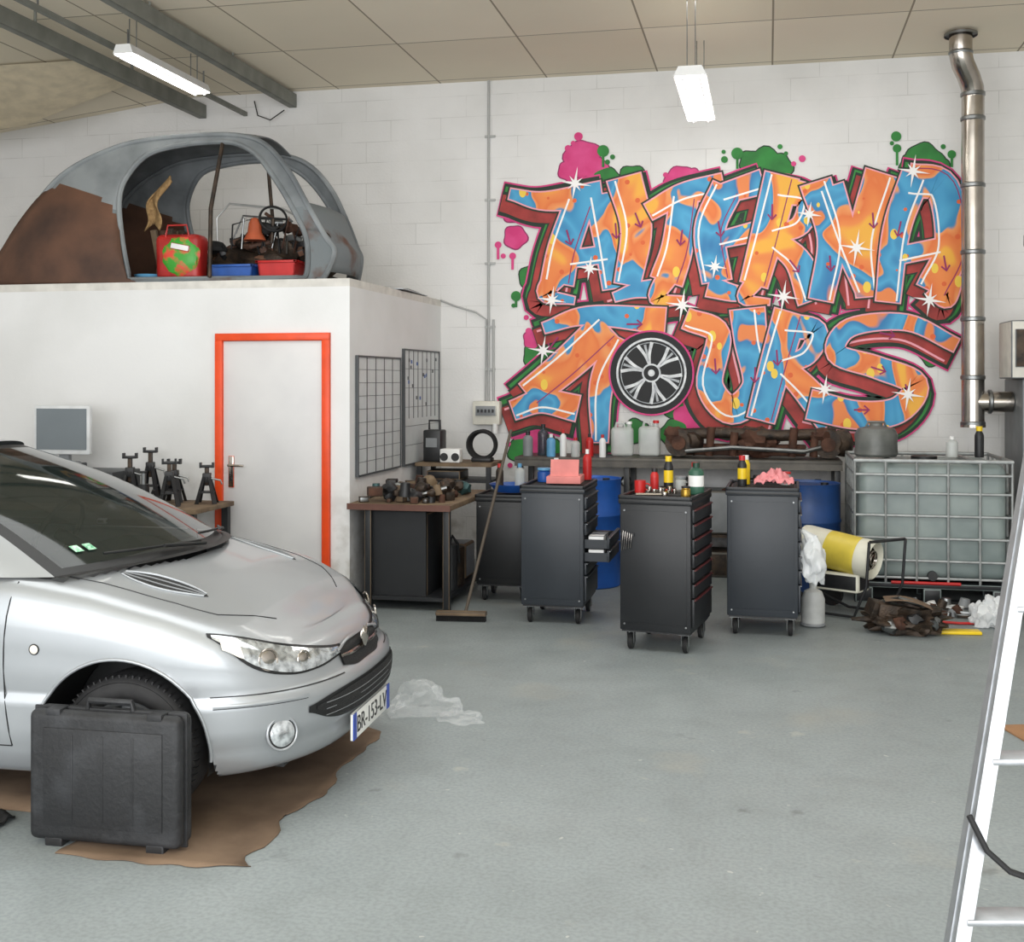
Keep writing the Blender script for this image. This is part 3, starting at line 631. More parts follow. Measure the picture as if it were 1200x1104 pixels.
b.end((-2.345,3.875,0),math.radians(1))
b=B('cardboard_sheet')
def cf(u,v):
    x=-2.50+.70*u; y=3.76+1.65*v; e=.03*noise.noise(Vector((x*7,y*7,0)))
    return Vector((x+(e if u in(0,1) else 0)*2,y+(e*2 if v in (0,1) else 0),.003+.006*abs(noise.noise(Vector((x*3,y*3,1))))))
b.grid(cf,20,40,CARD); b.end(sol=.004)
b=B('cardboard_sheet'); b.grid(lambda u,v:Vector((-3.35+.8*u,4.1+1.1*v,.004)),6,6,CARD); b.end(sol=.004)
b=B('rubber_mat'); b.grid(lambda u,v:Vector((-3.5+.66*u,3.66+.35*v+.02*math.sin(u*9),.02+.012*math.sin(u*40)*math.sin(v*30))),40,24,BLK2); b.end(sol=.01)
def crumple(name,c,sz,m,seed,amp=.5,fr=2.2,flatz=.25,fine=.25):
    b=B(name); b.ico((0,0,0),(sz[0],sz[1],sz[2]),m,5,amp,fr,seed)
    for v in b.bm.verts:
        q=v.co/max(sz)
        v.co.z+=fine*sz[2]*noise.noise(q*4+Vector((seed,0,0))); v.co.x+=fine*.4*sz[0]*noise.noise(q*5+Vector((0,seed,3)))
        v.co.z=max(v.co.z,-sz[2]*flatz)
    mn=min(v.co.z for v in b.bm.verts)
    for v in b.bm.verts: v.co.z-=mn
    return b.end(c,ang=30)
crumple('clear_plastic_bag',(-1.72,5.76,.003),(.16,.12,.10),POLY,3,.3,1.6,.25,.35)
crumple('clear_plastic_bag',(-1.50,5.66,.003),(.11,.07,.03),POLY,5,.3,2,.3,.4)
crumple('white_plastic_bag',(1.52,8.60,.003),(.15,.12,.12),WFILM,8,.25,2,.6)

# ---------------------------------------------------------------- tool carts
def cart(loc,rz,w,d,h,body,red,openD=False,tools=False,bag=False):
    b=B('tool_cart'); z0=.135
    b.box((0,0,(z0+h-.02)/2),(w,d,h-.02-z0),body,bev=.008)
    b.box((0,0,h-.015),(w+.02,d+.02,.035),BLK,bev=.01); b.box((0,0,h+.004),(w-.05,d-.05,.006),BLK2)
    for sx in (-1,1): b.box((sx*(w/2-.0),0,h+.012),(.02,d+.02,.025),BLK,bev=.006)
    for sy in (-1,1): b.box((0,sy*(d/2),h+.012),(w+.02,.02,.025),BLK,bev=.006)
    b.box((0,-d/2-.002,(z0+h)/2-.01),(w-.05,.004,h-z0-.12),body,bev=.001)
    for sx in (-1,1):
        for zz in (z0+.04,h-.07): b.cyl((sx*(w/2-.03),-d/2,zz),(sx*(w/2-.03),-d/2-.005,zz),.006,STEEL,seg=8)
    n=7; hh=(h-.06-z0-.02)/8; z=h-.05
    for k in range(n):
        g=hh if k<6 else hh*2; zc=z-g/2; op=.16 if (openD and k in(3,4)) else 0
        b.box((w/2+.008+op,0,zc),(.016,d-.05,g-.01),body,bev=.003)
        b.box((w/2+.019+op,0,z-.012),(.012,d-.06,.010),(M('drawer_red','7c2020',.4) if red else STEEL) ,bev=.003)
        if op:
            b.box((w/2+op/2,0,zc-g/2+.012),(op,d-.09,.006),body)
            for sy in (-1,1): b.box((w/2+op/2,sy*(d/2-.045),zc-.01),(op,.004,g-.03),body)
            for q in range(3): b.box((w/2+op*.5,-d/2+.1+q*.12,zc+.012),(op*.7,.09,g*.7),[WHITE,GREY,BLK][q],bev=.004)
        z-=g
    b.box((0,0,z0+.0),(w-.02,d-.02,.02),BLK)
    for sx in (-1,1):
        for sy in (-1,1):
            x,y=sx*(w/2-.05),sy*(d/2-.07)
            b.box((x,y,z0-.012),(.07,.07,.012),STEEL); 
            for q in (-1,1): b.box((x+q*.022,y+.012,.085),(.005,.04,.085),STEEL,rot=(.15,0,0))
            b.lathe([(.0,-.016),(.03,-.016),(.048,-.014),(.052,-.006),(.052,.006),(.048,.014),(.03,.016),(0,.016)],[STEEL,STEEL,BLK2,BLK2,BLK2,STEEL,STEEL],(x,y+.02,.052),(1,0,0),20)
    if tools:
        for q in range(5):
            x=-w/2+.02+.014*q; b.box((x,-d/2-.014,h-.26),(.006,.006,.13-.01*q),CHR,rot=(0,.1,0),bev=.002)
        b.box((-w/2+.05,-d/2-.008,h-.22),(.09,.014,.02),BLK)
    if bag:
        b.ico((w/2+.095,-d/2+.12,.50),(.08,.09,.16),WFILM,4,.25,2.2,9)
        b.tube([(w/2,-d/2+.12,.72),(w/2+.05,-d/2+.12,.68),(w/2+.09,-d/2+.12,.63)],[.01,.02,.05],WFILM,8)
    o=b.end(loc,rz); return o
cart((-1.46,8.30,0),0,.44,.60,.945,DGR2,False,True)
cart((-.64,7.60,0),math.radians(-8.5),.45,.60,.955,DGR,True,False,True)
cart((-.03,8.22,0),math.radians(-1),.46,.60,.965,DGR2,False,bag=True)
cart((-1.985,8.95,0),0,.40,.44,.80,M('cart_black_paint','101113',.45),False)

# ---------------------------------------------------------------- drums
def drum(loc,m):
    b=B('oil_drum'); r=.28
    b.lathe([(0,.0),(r-.01,.0),(r,.01),(r,.27),(r+.01,.285),(r+.01,.295),(r,.31),(r,.57),(r+.01,.585),(r+.01,.595),(r,.61),(r,.87),(r+.006,.885),(r-.006,.885),(r-.012,.865),(0,.865)],m,seg=40)
    b.cyl((.16,0,.865),(.16,0,.885),.03,BLK); b.cyl((-.18,0,.865),(-.18,0,.88),.015,BLK); b.end(loc)
drum((-1.47,9.68,0),M('drum_blue','1d55a8',.4,var=.15,scale=5)); drum((.28,9.62,0),M('drum_dark_blue','1a3d72',.4,var=.2,scale=5))

# ---------------------------------------------------------------- long bench at the back
b=B('steel_workbench'); DST=M('dark_bench_steel','4c4a46',.5,.5,h2='5f5b54',scale=8)
b.box((-.79,10.45,1.0),(2.8,.6,.04),DST,bev=.005); b.box((-.79,10.16,.965),(2.8,.03,.05),DST)
for x in (-2.15,-1.2,-.2,.57):
    for y in (10.2,10.7): b.box((x,y,.49),(.05,.05,.98),DGR,bev=.004)
b.box((-.79,10.5,.35),(2.7,.45,.025),GREASE)
b.ico((-.9,10.45,.51),(.22,.15,.15),GREASE,3,.15,3,1); b.cyl((-.75,10.45,.5),(-.45,10.45,.48),.09,GREASE,.06)
b.ico((.0,10.45,.53),(.25,.16,.17),RUSTY,3,.2,3,4); b.cyl((-.05,10.3,.5),(.0,10.25,.5),.08,GREASE)
for x,w_,h_,m in ((-1.75,.4,.3,DGR),(-.42,.3,.38,GREY),(-1.25,.28,.24,WOOD),(.38,.26,.4,BLK)): b.box((x,10.45,.363+h_/2),(w_,.34,h_),m,bev=.02)
for x,w_,h_,m in ((-1.0,.4,.25,BLK),(-.5,.35,.22,GREASE),(0.,.4,.28,DGR)): b.box((x,10.4,h_/2),(w_,.34,h_),m,bev=.02)
for k in range(14):
    x=R.uniform(-2.0,.45); b.ico((x,10.3+R.uniform(0,.1),.80 if k%2 else .72),(.06,.05,.05),[GREASE,BLK,RUSTY,STEEL][k%4],2,.25,3,k)
b.end()
b=B('rear_axle_assembly')
z=1.02
b.box((-.25,10.45,z+.07),(1.15,.12,.1),RUSTY,bev=.02)
b.tube([(-.8,10.4,z+.2),(-.4,10.38,z+.22),(.1,10.38,z+.2),(.57,10.42,z+.22)],.05,GREASE,12)
for x in (-.76,.5):
    b.cyl((x,10.32,z+.13),(x,10.6,z+.13),.12,GREASE,seg=24); b.cyl((x,10.27,z+.13),(x,10.32,z+.13),.06,RUSTY,seg=20)
    b.ico((x+.12,10.4,z+.14),(.09,.1,.12),GREASE,2,.25,3,x); b.ico((x-.05,10.36,z+.2),(.08,.08,.07),RUSTY,2,.3,3,x+4)
b.ico((-.1,10.42,z+.14),(.18,.13,.13),RUSTY,3,.25,3,5)
b.tube([(-.7,10.3,z+.06),(-.3,10.24,z+.1),(.3,10.26,z+.07),(.5,10.32,z+.12)],.02,STEEL,8)
for x in (-.5,-.3,.2,.38): b.cyl((x,10.34,z+.02),(x+.02,10.34,z+.24+.03*math.sin(x*9)),.035,RUSTY,seg=14)
b.end()
def jerry(name,loc,rz,w,d,h,m,cap):
    b=B(name); b.box((0,0,h*.43),(w,d,h*.86),m,bev=min(w,d)*.22,seg=4)
    b.tube([(-w*.3,0,h*.82),(-w*.25,0,h*.98),(w*.05,0,h*.98),(w*.12,0,h*.84)],.013,m,8)
    b.cyl((w*.3,0,h*.82),(w*.3,0,h),.022,m,seg=16); b.cyl((w*.3,0,h*.95),(w*.3,0,h*1.03),.027,cap,seg=16)
    b.end(loc,rz)
CLR=M('translucent_jug','c9cdca',.3,alpha=.6,var=.06)
jerry('jerrycan',(-1.27,10.45,1.02),.1,.2,.15,.3,CLR,WHITE); jerry('jerrycan',(-1.03,10.48,1.02),0,.19,.15,.31,CLR,RED)
def bottle(name,loc,r,h,m,cap,neck=.35,label=None):
    b=B(name); b.lathe([(0,0),(r*.95,0),(r,.01),(r,h*.25),(r,h*.6),(r,h*.7),(r*.8,h*.78),(r*neck,h*.84),(r*neck,h*.86)],[m,m,m,label or m,m,m,m,m],seg=20)
    b.lathe([(r*neck*1.15,h*.85),(r*neck*1.15,h),(0,h)],cap,seg=16); b.end(loc)
bottle('spray_bottle',(-1.55,10.35,1.02),.035,.2,RED,BLK)
bottle('spray_bottle',(-1.78,10.3,1.02),.03,.24,WHITE,RED)
bottle('wine_bottle',(-1.98,10.4,1.02),.05,.28,M('smoked','37424a',.2,alpha=.8),BLK)
bottle('detergent_bottle',(-1.88,10.25,1.02),.04,.2,SKYB,WHITE); bottle('detergent_bottle',(-1.66,10.25,1.02),.04,.17,CLR,RED)
bottle('spray_bottle',(-1.42,10.25,1.02),.03,.2,WHITE,RED,.4); bottle('oil_bottle',(-2.1,10.3,1.02),.045,.22,GREY,BLK,.4)

b=B('pink_paper_pad'); b.box((0,0,.03),(.24,.26,.05),M('pink_paper','cf7f7a',.8),bev=.003); b.box((.0,-.05,.1),(.2,.012,.14),M('pink_paper','cf7f7a'),rot=(-.3,0,0)); b.end((-1.4,8.2,.97),.05)
b=B('parts_tray'); b.lathe([(0,0),(.12,0),(.17,.06),(.18,.06),(.13,.0),(0,.01)],BLUE); b.end((-1.95,8.95,.83))
bottle('detergent_bottle',(-1.9,9.0,.845),.04,.2,CLR,SKYB); bottle('spray_bottle',(-2.05,8.95,.845),.03,.2,GREASE,RED,.5)
bottle('spray_can',(-1.29,8.5,.972),.033,.22,RED,WHITE)
bottle('paint_tin',(-1.60,8.45,.955),.05,.1,BLUE,SKYB,.9); bottle('spray_can',(-1.52,8.5,.955),.03,.17,M('teal_bottle','2c6a72',.4),WHITE,.5)
b=B('socket_set'); 
for k in range(9): b.cyl((.04*k%.2-.1,.05*(k//3)-.05,.0),(.04*k%.2-.1,.05*(k//3)-.05,.03+.01*(k%3)),.014,CHR,seg=12)
b.box((0,0,.004),(.28,.20,.008),BLK2); b.end((-.64,7.52,.967),-.1)
bottle('oil_bottle',(-.45,7.62,.967),.05,.2,M('oil_bottle_green','2f5a48',.4),M('dark_green','123a2a',.4),.4,WHITE)
bottle('aerosol_can',(-.64,7.78,.967),.031,.23,BLK,YEL,.6,YEL)
bottle('aerosol_can',(-.73,7.76,.967),.028,.15,RED,BLK,.6)
bottle('grease_tin',(-.50,7.38,.967),.03,.07,M('brass','b28e3c',.3,.8),BLK,.8)
bottle('glass_jar',(-.56,7.78,.967),.035,.1,CLR,GREY,.9); bottle('brake_cleaner_can',(-.47,7.8,.967),.03,.19,GREY,RED,.6,WHITE)
b=B('ratchet_wrench'); b.tube([(-.09,0,.012),(.07,0,.012)],.01,CHR,8); b.cyl((.09,0,0),(.09,0,.03),.022,CHR); b.end((-.72,7.37,.969),.1)
b=B('screwdriver'); b.cyl((-.1,0,.014),(0,0,.014),.014,RED,.011); b.cyl((0,0,.014),(.13,0,.014),.004,CHR,seg=8); b.end((-.6,7.66,.967),.5)
bottle('aerosol_can',(-.17,8.1,.977),.031,.21,BLK,RED,.6,YEL)
bottle('aerosol_can',(-.15,8.3,.977),.03,.2,YEL,WHITE,.6)
b=B('shop_rag'); b.grid(lambda u,v:Vector((.26*u-.13,.2*v-.1,.02+.07*math.exp(-((u-.5)**2+(v-.5)**2)*6)*(1+1.2*noise.noise(Vector((u*7,v*7,0))))+.03*noise.noise(Vector((u*11,v*11,2))))),30,24,PINK); b.end((.04,8.1,.990),sol=.004)
b=B('grease_gun'); b.cyl((-.1,0,.035),(.08,0,.035),.028,BLK); b.tube([(.08,0,.035),(.15,0,.04),(.18,.02,.02)],.007,STEEL); b.end((.0,8.38,.977),.4)
bottle('glass_jar',(.12,8.3,.977),.035,.09,CLR,RED,.9)
b=B('mug'); b.lathe([(0,0),(.035,0),(.037,.08),(.033,.08),(.031,.01),(0,.01)],RED); b.torus((.045,0,.04),(0,1,0),.02,.005,RED); b.end((-.81,7.62,.967))

# ---------------------------------------------------------------- workbench near the office
b=B('workbench'); BP=M('bench_panel','1a1c1f',.5)
x0,x1,y0,y1=-3.04,-2.25,8.22,9.5
b.box(((x0+x1)/2,(y0+y1)/2,.765),(x1-x0,y1-y0,.04),WOOD,bev=.005); b.box(((x0+x1)/2,y0-.004,.765),(x1-x0,.012,.045),M('bench_edge','5a3a30',.6))
for x in (x0+.15,x1-.04):
    for y in (y0+.05,y1-.05): b.box((x,y,.373),(.05,.05,.745),BP,bev=.004)
b.box((x0+.37,y0+.1,.4),(.42,.03,.66),BP); b.box(((x0+x1)/2,(y0+y1)/2,.09),(x1-x0-.1,y1-y0-.1,.03),BP)
b.box((x0+.37,y0+.35,.4),(.42,.46,.62),BP,bev=.01)
b.cyl((-2.36,8.6,.107),(-2.36,8.6,.45),.06,BLK); b.cyl((-2.4,8.85,.107),(-2.4,8.85,.4),.09,GREASE); b.tube([(-2.36,8.6,.45),(-2.33,8.57,.52),(-2.31,8.65,.45),(-2.31,8.7,.3)],.012,BLK2)
b.box((-2.5,9.2,.25),(.3,.3,.28),GREY,bev=.02)
b.end()
b=B('disassembled_engine_parts')
for k in range(60):
    x=R.uniform(-.32,.30);y=R.uniform(-.44,.42);s=R.uniform(.025,.065);m=R.choice([GREASE,RUSTY,STEEL,WOOD,GREASE,BLK,M('teal_metal','3d5a5a',.5,.4)])
    z0_=.05 if k>34 else 0
    if k%3==0: b.cyl((x,y,z0_),(x+R.uniform(-.02,.02),y,z0_+s*1.8),s*.8,m,s*.6)
    elif k%3==1: b.box((x,y,s*.6+z0_),(s*2,s*1.4,s*1.2),m,rot=(0,0,R.uniform(0,3)),bev=.006)
    else: b.ico((x,y,s*.9+z0_),(s,s,s*.9),m,2,.25,3,k)
b.tube([(-.3,-.3,.03),(-.1,-.2,.12),(.1,-.28,.05),(.28,-.2,.1)],.018,STEEL)
b.end((-2.65,8.75,.786))
b=B('equipment_rack')
b.box((0,0,.965),(.68,.5,.03),WOOD)
for x in (-.31,.31):
    for y in (-.22,.22): b.box((x,y,.475),(.04,.04,.95),DGR)
b.box((0,0,.82),(.64,.46,.02),DGR); b.box((-.1,-.05,.87),(.3,.3,.08),BLK,bev=.01); b.end((-2.66,10.05,0))
b=B('battery_charger'); b.box((0,0,.14),(.16,.2,.28),BLK,bev=.015); b.tube([(-.05,0,.28),(-.05,0,.36),(.05,0,.36),(.05,0,.28)],.01,BLK); b.box((0,-.105,.17),(.1,.01,.08),GREY); b.end((-2.88,10.0,.98))
b=B('radio'); b.box((0,0,.06),(.18,.12,.12),WHITE,bev=.012)
for sx in(-1,1): b.cyl((sx*.05,-.06,.05),(sx*.05,-.066,.05),.035,BLK)
b.end((-2.7,9.9,.98))
b=B('coil_of_cable')
for k in range(6): b.torus((0,-.05+.02*k,.15),(.05*math.sin(k*2),1,.08*math.cos(k)),.125-.006*(k%3),.012,BLK2,32,6)
b.box((0,0,.02),(.18,.12,.04),BLK,bev=.01)
b.end((-2.45,10.02,.98))
b=B('push_broom')
b.tube([(-2.09,8.05,.06),(-1.9,8.68,1.32)],.012,M('broom_handle','4f463c',.7),10); b.box((-2.11,8.0,.055),(.36,.07,.03),WOOD,rot=(0,0,.1),bev=.006)
for k in range(30):
    x=-2.28+.0117*k
    for q in (-.02,.0,.02): b.cyl((x,8.0+q+.1*(x+2.11),.0),(x,8.0+q+.1*(x+2.11),.045),.004,BLK2,seg=5)
b.end()

# ---------------------------------------------------------------- IBC tank
b=B('ibc_water_tank'); w,d=1.13,1.0; z0=.16; h=1.09
TK=M('tank_plastic','8b9693',.4,h2='6f7b7a',scale=2.2,bump=.05)
b.box((0,0,(z0+h)/2),(w-.06,d-.06,h-z0-.05),TK,bev=.07,seg=5)
b.lathe([(.1,h-.03),(.1,h+.005),(0,h+.005)],BLK)
for zz in (.2,.33,.5,.67,.84,.98,h-.005):
    r=.010 if zz<1.05 else .016
    b.tube([(-w/2,-d/2,zz),(w/2,-d/2,zz),(w/2,d/2,zz),(-w/2,d/2,zz)],r,CAGE,8,True)
for k in range(6):
    x=-w/2+w*k/5
    for y in (-d/2,d/2): b.tube([(x,y,z0),(x,y,h)],.010,CAGE,8)
for k in range(1,5):
    for x in (-w/2,w/2): b.tube([(x,-d/2+d*k/5,z0),(x,-d/2+d*k/5,h)],.010,CAGE,8)
for x in (-.3,.3): b.tube([(x,-d/2,h-.005),(x,d/2,h-.005)],.012,CAGE)
b.box((0,0,.14),(w,d,.04),DGR,bev=.005)
for x in (-w/2+.07,0,w/2-.07):
    for y in (-d/2+.07,0,d/2-.07): b.box((x,y,.06),(.13,.13,.12),BLK,bev=.01)
for y in (-d/2+.07,d/2-.07): b.box((0,y,.012),(w,.1,.024),BLK)
b.cyl((0,-d/2+.06,.22),(0,-d/2-.02,.22),.035,BLK); b.cyl((-.3,-d/2-.012,.165),(.2,-d/2-.012,.165),.012,RED)
b.end((1.215,9.83,0))
b=B('dirty_plastic_drum'); SM_=M('smoky_jug','6e706c',.4,h2='4d4f4c',scale=5,alpha=.92)
b.lathe([(0,0),(.15,0),(.165,.02),(.16,.1),(.165,.17),(.14,.22),(.05,.24),(.05,.26),(0,.26)],SM_); b.tube([(-.08,0,.22),(-.06,0,.27),(.06,0,.27),(.08,0,.22)],.01,SM_); b.end((.83,9.60,1.10))
bottle('aerosol_can',(1.60,9.65,1.10),.035,.24,BLK,YEL,.6)
bottle('clear_bottle',(1.40,9.65,1.10),.045,.16,CLR,WHITE)

# ---------------------------------------------------------------- heater + gas bottle
b=B('space_heater')
HY=M('heater_white','dedccb',.4,var=.06); HB=M('heater_yellow','d8c24a',.4,var=.1)
c=Vector((.55,8.85,.44)); ax=Vector((.86,-.48,-.14)).normalized()
b.lathe([(.10,-.34),(.135,-.33),(.14,-.30),(.14,-.12)],HY,c,ax,28); b.lathe([(.14,-.12),(.141,-.11),(.141,.12)],HB,c,ax,28)
b.lathe([(.14,.12),(.142,.13),(.142,.22),(.132,.23),(.125,.2),(.115,.12)],HY,c,ax,28)
b.lathe([(.11,.17),(.085,.19),(.085,.1),(.0,.09)],CHR,c,ax,24); b.lathe([(.0,-.32),(.12,-.32)],BLK,c,ax,24)
b.torus(c+ax*.21,ax,.065,.006,CHR,24,6); b.torus(c+ax*.21,ax,.035,.005,CHR,24,6)
b.box((c.x-.02,c.y+.02,.24),(.34,.2,.14),BLK,rot=(0,0,-.5),bev=.02)
for s_ in (-1,1):
    o=Vector((.48*s_*.28,.86*s_*.28*.5,0))
    b.tube([c+o+Vector((-.28,.12,-.34)),c+o+Vector((-.1,.05,-.42)),c+o+Vector((.18,-.10,-.42)),c+o+Vector((.26,-.14,-.2)),c+o+Vector((.28,-.15,.12))],.011,BLK)
b.tube([c+Vector((.28-.13,-.15-.12,.12)),c+Vector((.28+.13,-.15+.12,.12))],.011,BLK)
for s_ in (-1,1): b.cyl(c+Vector((-.22+.13*s_,.12+.18*s_,-.35)),c+Vector((-.22+.15*s_,.12+.21*s_,-.35)),.09,BLK2)
b.end()
b=B('gas_cylinder'); GC=M('gas_white','b4b6b4',.5,var=.1); b.lathe([(0,.01),(.075,.01),(.08,.03),(.08,.19),(.06,.24),(.025,.26),(.025,.3),(0,.3)],GC); b.torus((0,0,.015),(0,0,1),.075,.012,GREY); b.end((.305,8.37,0))
b=B('scrap_engine_block')
b.ico((0,0,.09),(.26,.15,.10),GREASE,4,.3,3,2,zmin=0); b.box((-.07,-.02,.15),(.26,.18,.1),GREASE,rot=(0,.15,.2),bev=.02)
for k in range(14): 
    a=k*.45; b.ico((.18*math.cos(a),.12*math.sin(a)-.02,.06+.03*(k%3)),(.05,.05,.045),[GREASE,STEEL,RUSTY,BLK][k%4],2,.3,3,k,zmin=0)
b.box((-.2,-.05,.17),(.08,.12,.1),GREASE,rot=(.2,.3,.4),bev=.01); b.tube([(-.15,0,.2),(-.05,-.1,.25),(.1,-.05,.2)],.015,STEEL)
b.grid(lambda u,v:Vector((-.14+.30*u,-.16+.20*v,.235-.07*v*0+.03*math.sin(u*3)-.05*u)),8,6,CARD); b.end((.90,8.26,0))
b=B('scrap_parts_pile')
for k in range(60):
    x=R.uniform(-.38,.38);y=R.uniform(-.18,.16);s=R.uniform(.02,.05);m=R.choice([GREASE,STEEL,RUSTY,BLK,GREY,RED,GREASE,WHITE])
    if k%2: b.cyl((x,y,0.0),(x+R.uniform(-.05,.05),y,s*2.0),s,m,s*.7,seg=12)
    else: b.box((x,y,s*.5),(s*3,s*1.6,s),m,rot=(0,0,R.uniform(0,3)),bev=.005)
b.end((1.36,8.98,0))
b=B('folded_yellow_cloth'); b.box((0,0,.012),(.3,.1,.022),YEL,bev=.006); b.end((1.24,8.32,0),.1)
b=B('red_strap'); b.tube([(-.2,0,.01),(-.1,.03,.012),(.1,-.01,.012),(.2,.02,.01)],.009,RED); b.end((1.2,8.62,0))
b=B('cardboard_offcut'); b.box((0,0,.006),(.3,.35,.008),M('orange_card','96704f',.85)); b.end((1.30,6.0,0),.3)

# ---------------------------------------------------------------- desk, monitor, jacks
b=B('desk')
b.box((-5.0,7.93,.765),(2.1,.62,.035),WOOD,bev=.004)
for x in (-6.0,-4.0):
    for y in (7.67,8.2): b.box((x,y,.374),(.05,.05,.748),DGR)
b.box((-5.6,7.95,.4),(.5,.5,.6),GREY,bev=.01); b.end()
PC=M('pc_dark','2e3235',.4)
b=B('desktop_computer'); b.box((0,0,.12),(.42,.4,.24),PC,bev=.01); b.box((.0,-.2,.13),(.36,.01,.14),GREY); b.box((.12,-.21,.17),(.12,.01,.02),BLK); b.end((-4.90,7.97,.784))
b=B('desktop_computer'); b.box((0,0,.14),(.5,.36,.28),PC,bev=.01); b.box((.0,-.18,.15),(.42,.012,.18),BLK,bev=.004); b.end((-5.38,7.97,.784))
b=B('computer_monitor')
b.box((0,0,.255),(.47,.04,.37),M('monitor_bezel','cfd1d2',.4),bev=.01); b.box((0,-.022,.262),(.42,.006,.31),M('lcd_screen','6f777c',.25,var=.05,scale=2))
b.box((0,.04,.24),(.26,.06,.22),GREY,bev=.02); b.box((0,.03,.05),(.08,.04,.1),GREY); b.lathe([(0,0),(.12,0),(.11,.012),(0,.02)],GREY,(0,.03,0)); b.end((-5.21,7.95,1.066))
def jack(loc,rz,h):
    b=B('jack_stand')
    for k in range(4):
        a=pi/4+k*pi/2; c_,s_=math.cos(a),math.sin(a)
        b.prism([(c_*.09-s_*.02,s_*.09+c_*.02,0),(c_*.09+s_*.02,s_*.09-c_*.02,0),(c_*.025+s_*.015,s_*.025-c_*.015,h*.7),(c_*.025-s_*.015,s_*.025+c_*.015,h*.7)],(c_*.006,s_*.006,.0),BLK)
    b.box((0,0,h*.68),(.06,.06,.07),BLK,bev=.006); b.box((0,0,h*.3),(.11,.11,.012),BLK)
    b.box((0,0,h*.72),(.03,.03,h*.5),GREASE,bev=.003)
    b.box((0,0,h*.98),(.10,.04,.02),BLK,bev=.004)
    for s_ in(-1,1): b.box((s_*.045,0,h*1.01),(.015,.04,.04),BLK)
    b.tube([(.03,0,h*.66),(.10,0,h*.6),(.11,0,h*.5)],.007,STEEL); b.end(loc,rz)
for x,y,h in ((-4.54,7.76,.36),(-4.36,8.08,.30),(-4.25,7.80,.32),(-4.58,8.12,.38),(-4.07,8.03,.28)): jack((x,y,.784),R.uniform(0,.6),h)
b=B('bottle_jack'); b.box((0,0,.015),(.12,.1,.03),BLK,bev=.004); b.cyl((0,0,.03),(0,0,.16),.04,BLK); b.cyl((0,0,.16),(0,0,.24),.018,STEEL); b.cyl((0,0,.24),(0,0,.255),.025,BLK); b.tube([(.04,0,.04),(.08,0,.12)],.01,BLK); b.end((-4.42,7.74,.784))
b=B('aerosol_cluster')
for k in range(6): b.cyl((.06*k,.03*(k%2),0),(.06*k,.03*(k%2),.15+.02*(k%3)),.025,[BLK,GREASE,DGR,BLK,STEEL,BLK][k]); b.cyl((.06*k,.03*(k%2),.15+.02*(k%3)),(.06*k,.03*(k%2),.2+.02*(k%3)),.012,BLK)
b.end((-6.0,7.75,.784))

# ---------------------------------------------------------------- old car body shell on the office roof
PSH=M('faded_grey_paint','62676a',.6,.15,h2='8b9092',scale=2.5,bump=.15,detail=8)
RSH=M('rust_brown_panel','3f2d25',.7,.1,h2='6a4a38',scale=2.5,bump=.25,detail=10,lo=.3,hi=.7)
PRM=M('rust_stained_grey','70777a',.7,.1,h2='5d4033',scale=3,bump=.25,detail=10,lo=.57,hi=.7)
def ZZ(L): return [(x,2.46+(z-2.46)*1.085) for x,z in L]
OUT=ZZ([(-6.45,2.468),(-6.35,2.58),(-6.14,2.74),(-5.97,2.94),(-5.66,3.30),(-5.28,3.49),(-4.95,3.56),(-4.42,3.58),(-4.08,3.55),(-3.87,3.46),(-3.69,3.27),(-3.56,3.05),(-3.43,2.81),(-3.37,2.70),(-3.42,2.53),(-3.47,2.468)])
INN=ZZ([(-4.96,2.495),(-5.04,2.8),(-5.10,3.1),(-5.06,3.28),(-4.90,3.45),(-4.6,3.51),(-4.3,3.52),(-4.12,3.49),(-3.93,3.38),(-3.75,3.17),(-3.61,2.94),(-3.54,2.76),(-3.54,2.52),(-3.62,2.495)])
def rayd(c,a,P):
    d=Vector((math.cos(a),math.sin(a))); best=0
    for k in range(len(P)):
        p=Vector(P[k]);q=Vector(P[(k+1)%len(P)]); e=q-p; den=d.x*e.y-d.y*e.x
        if abs(den)<1e-9: continue
        w=p-Vector(c); t=(w.x*e.y-w.y*e.x)/den; s_=(w.x*d.y-w.y*d.x)/den
        if t>0 and -1e-6<=s_<=1+1e-6: best=max(best,t)
    return best
Cc=(-4.35,2.88); YC=9.13
def hw(x,z):
    w=.66-.26*max(0,(z-2.46)/1.22)**2
    if x>-3.9: w*=1-.55*(min((x+3.9)/.55,1.1))**1.6
    if x<-5.6: w*=1-.35*((-5.6-x)/.85)**2
    return w
sh=B('vintage_car_body_shell')
OUTs=[tuple(v) for v in cat(OUT,6)]; INs=[tuple(v) for v in cat(INN,6)]
NA=160
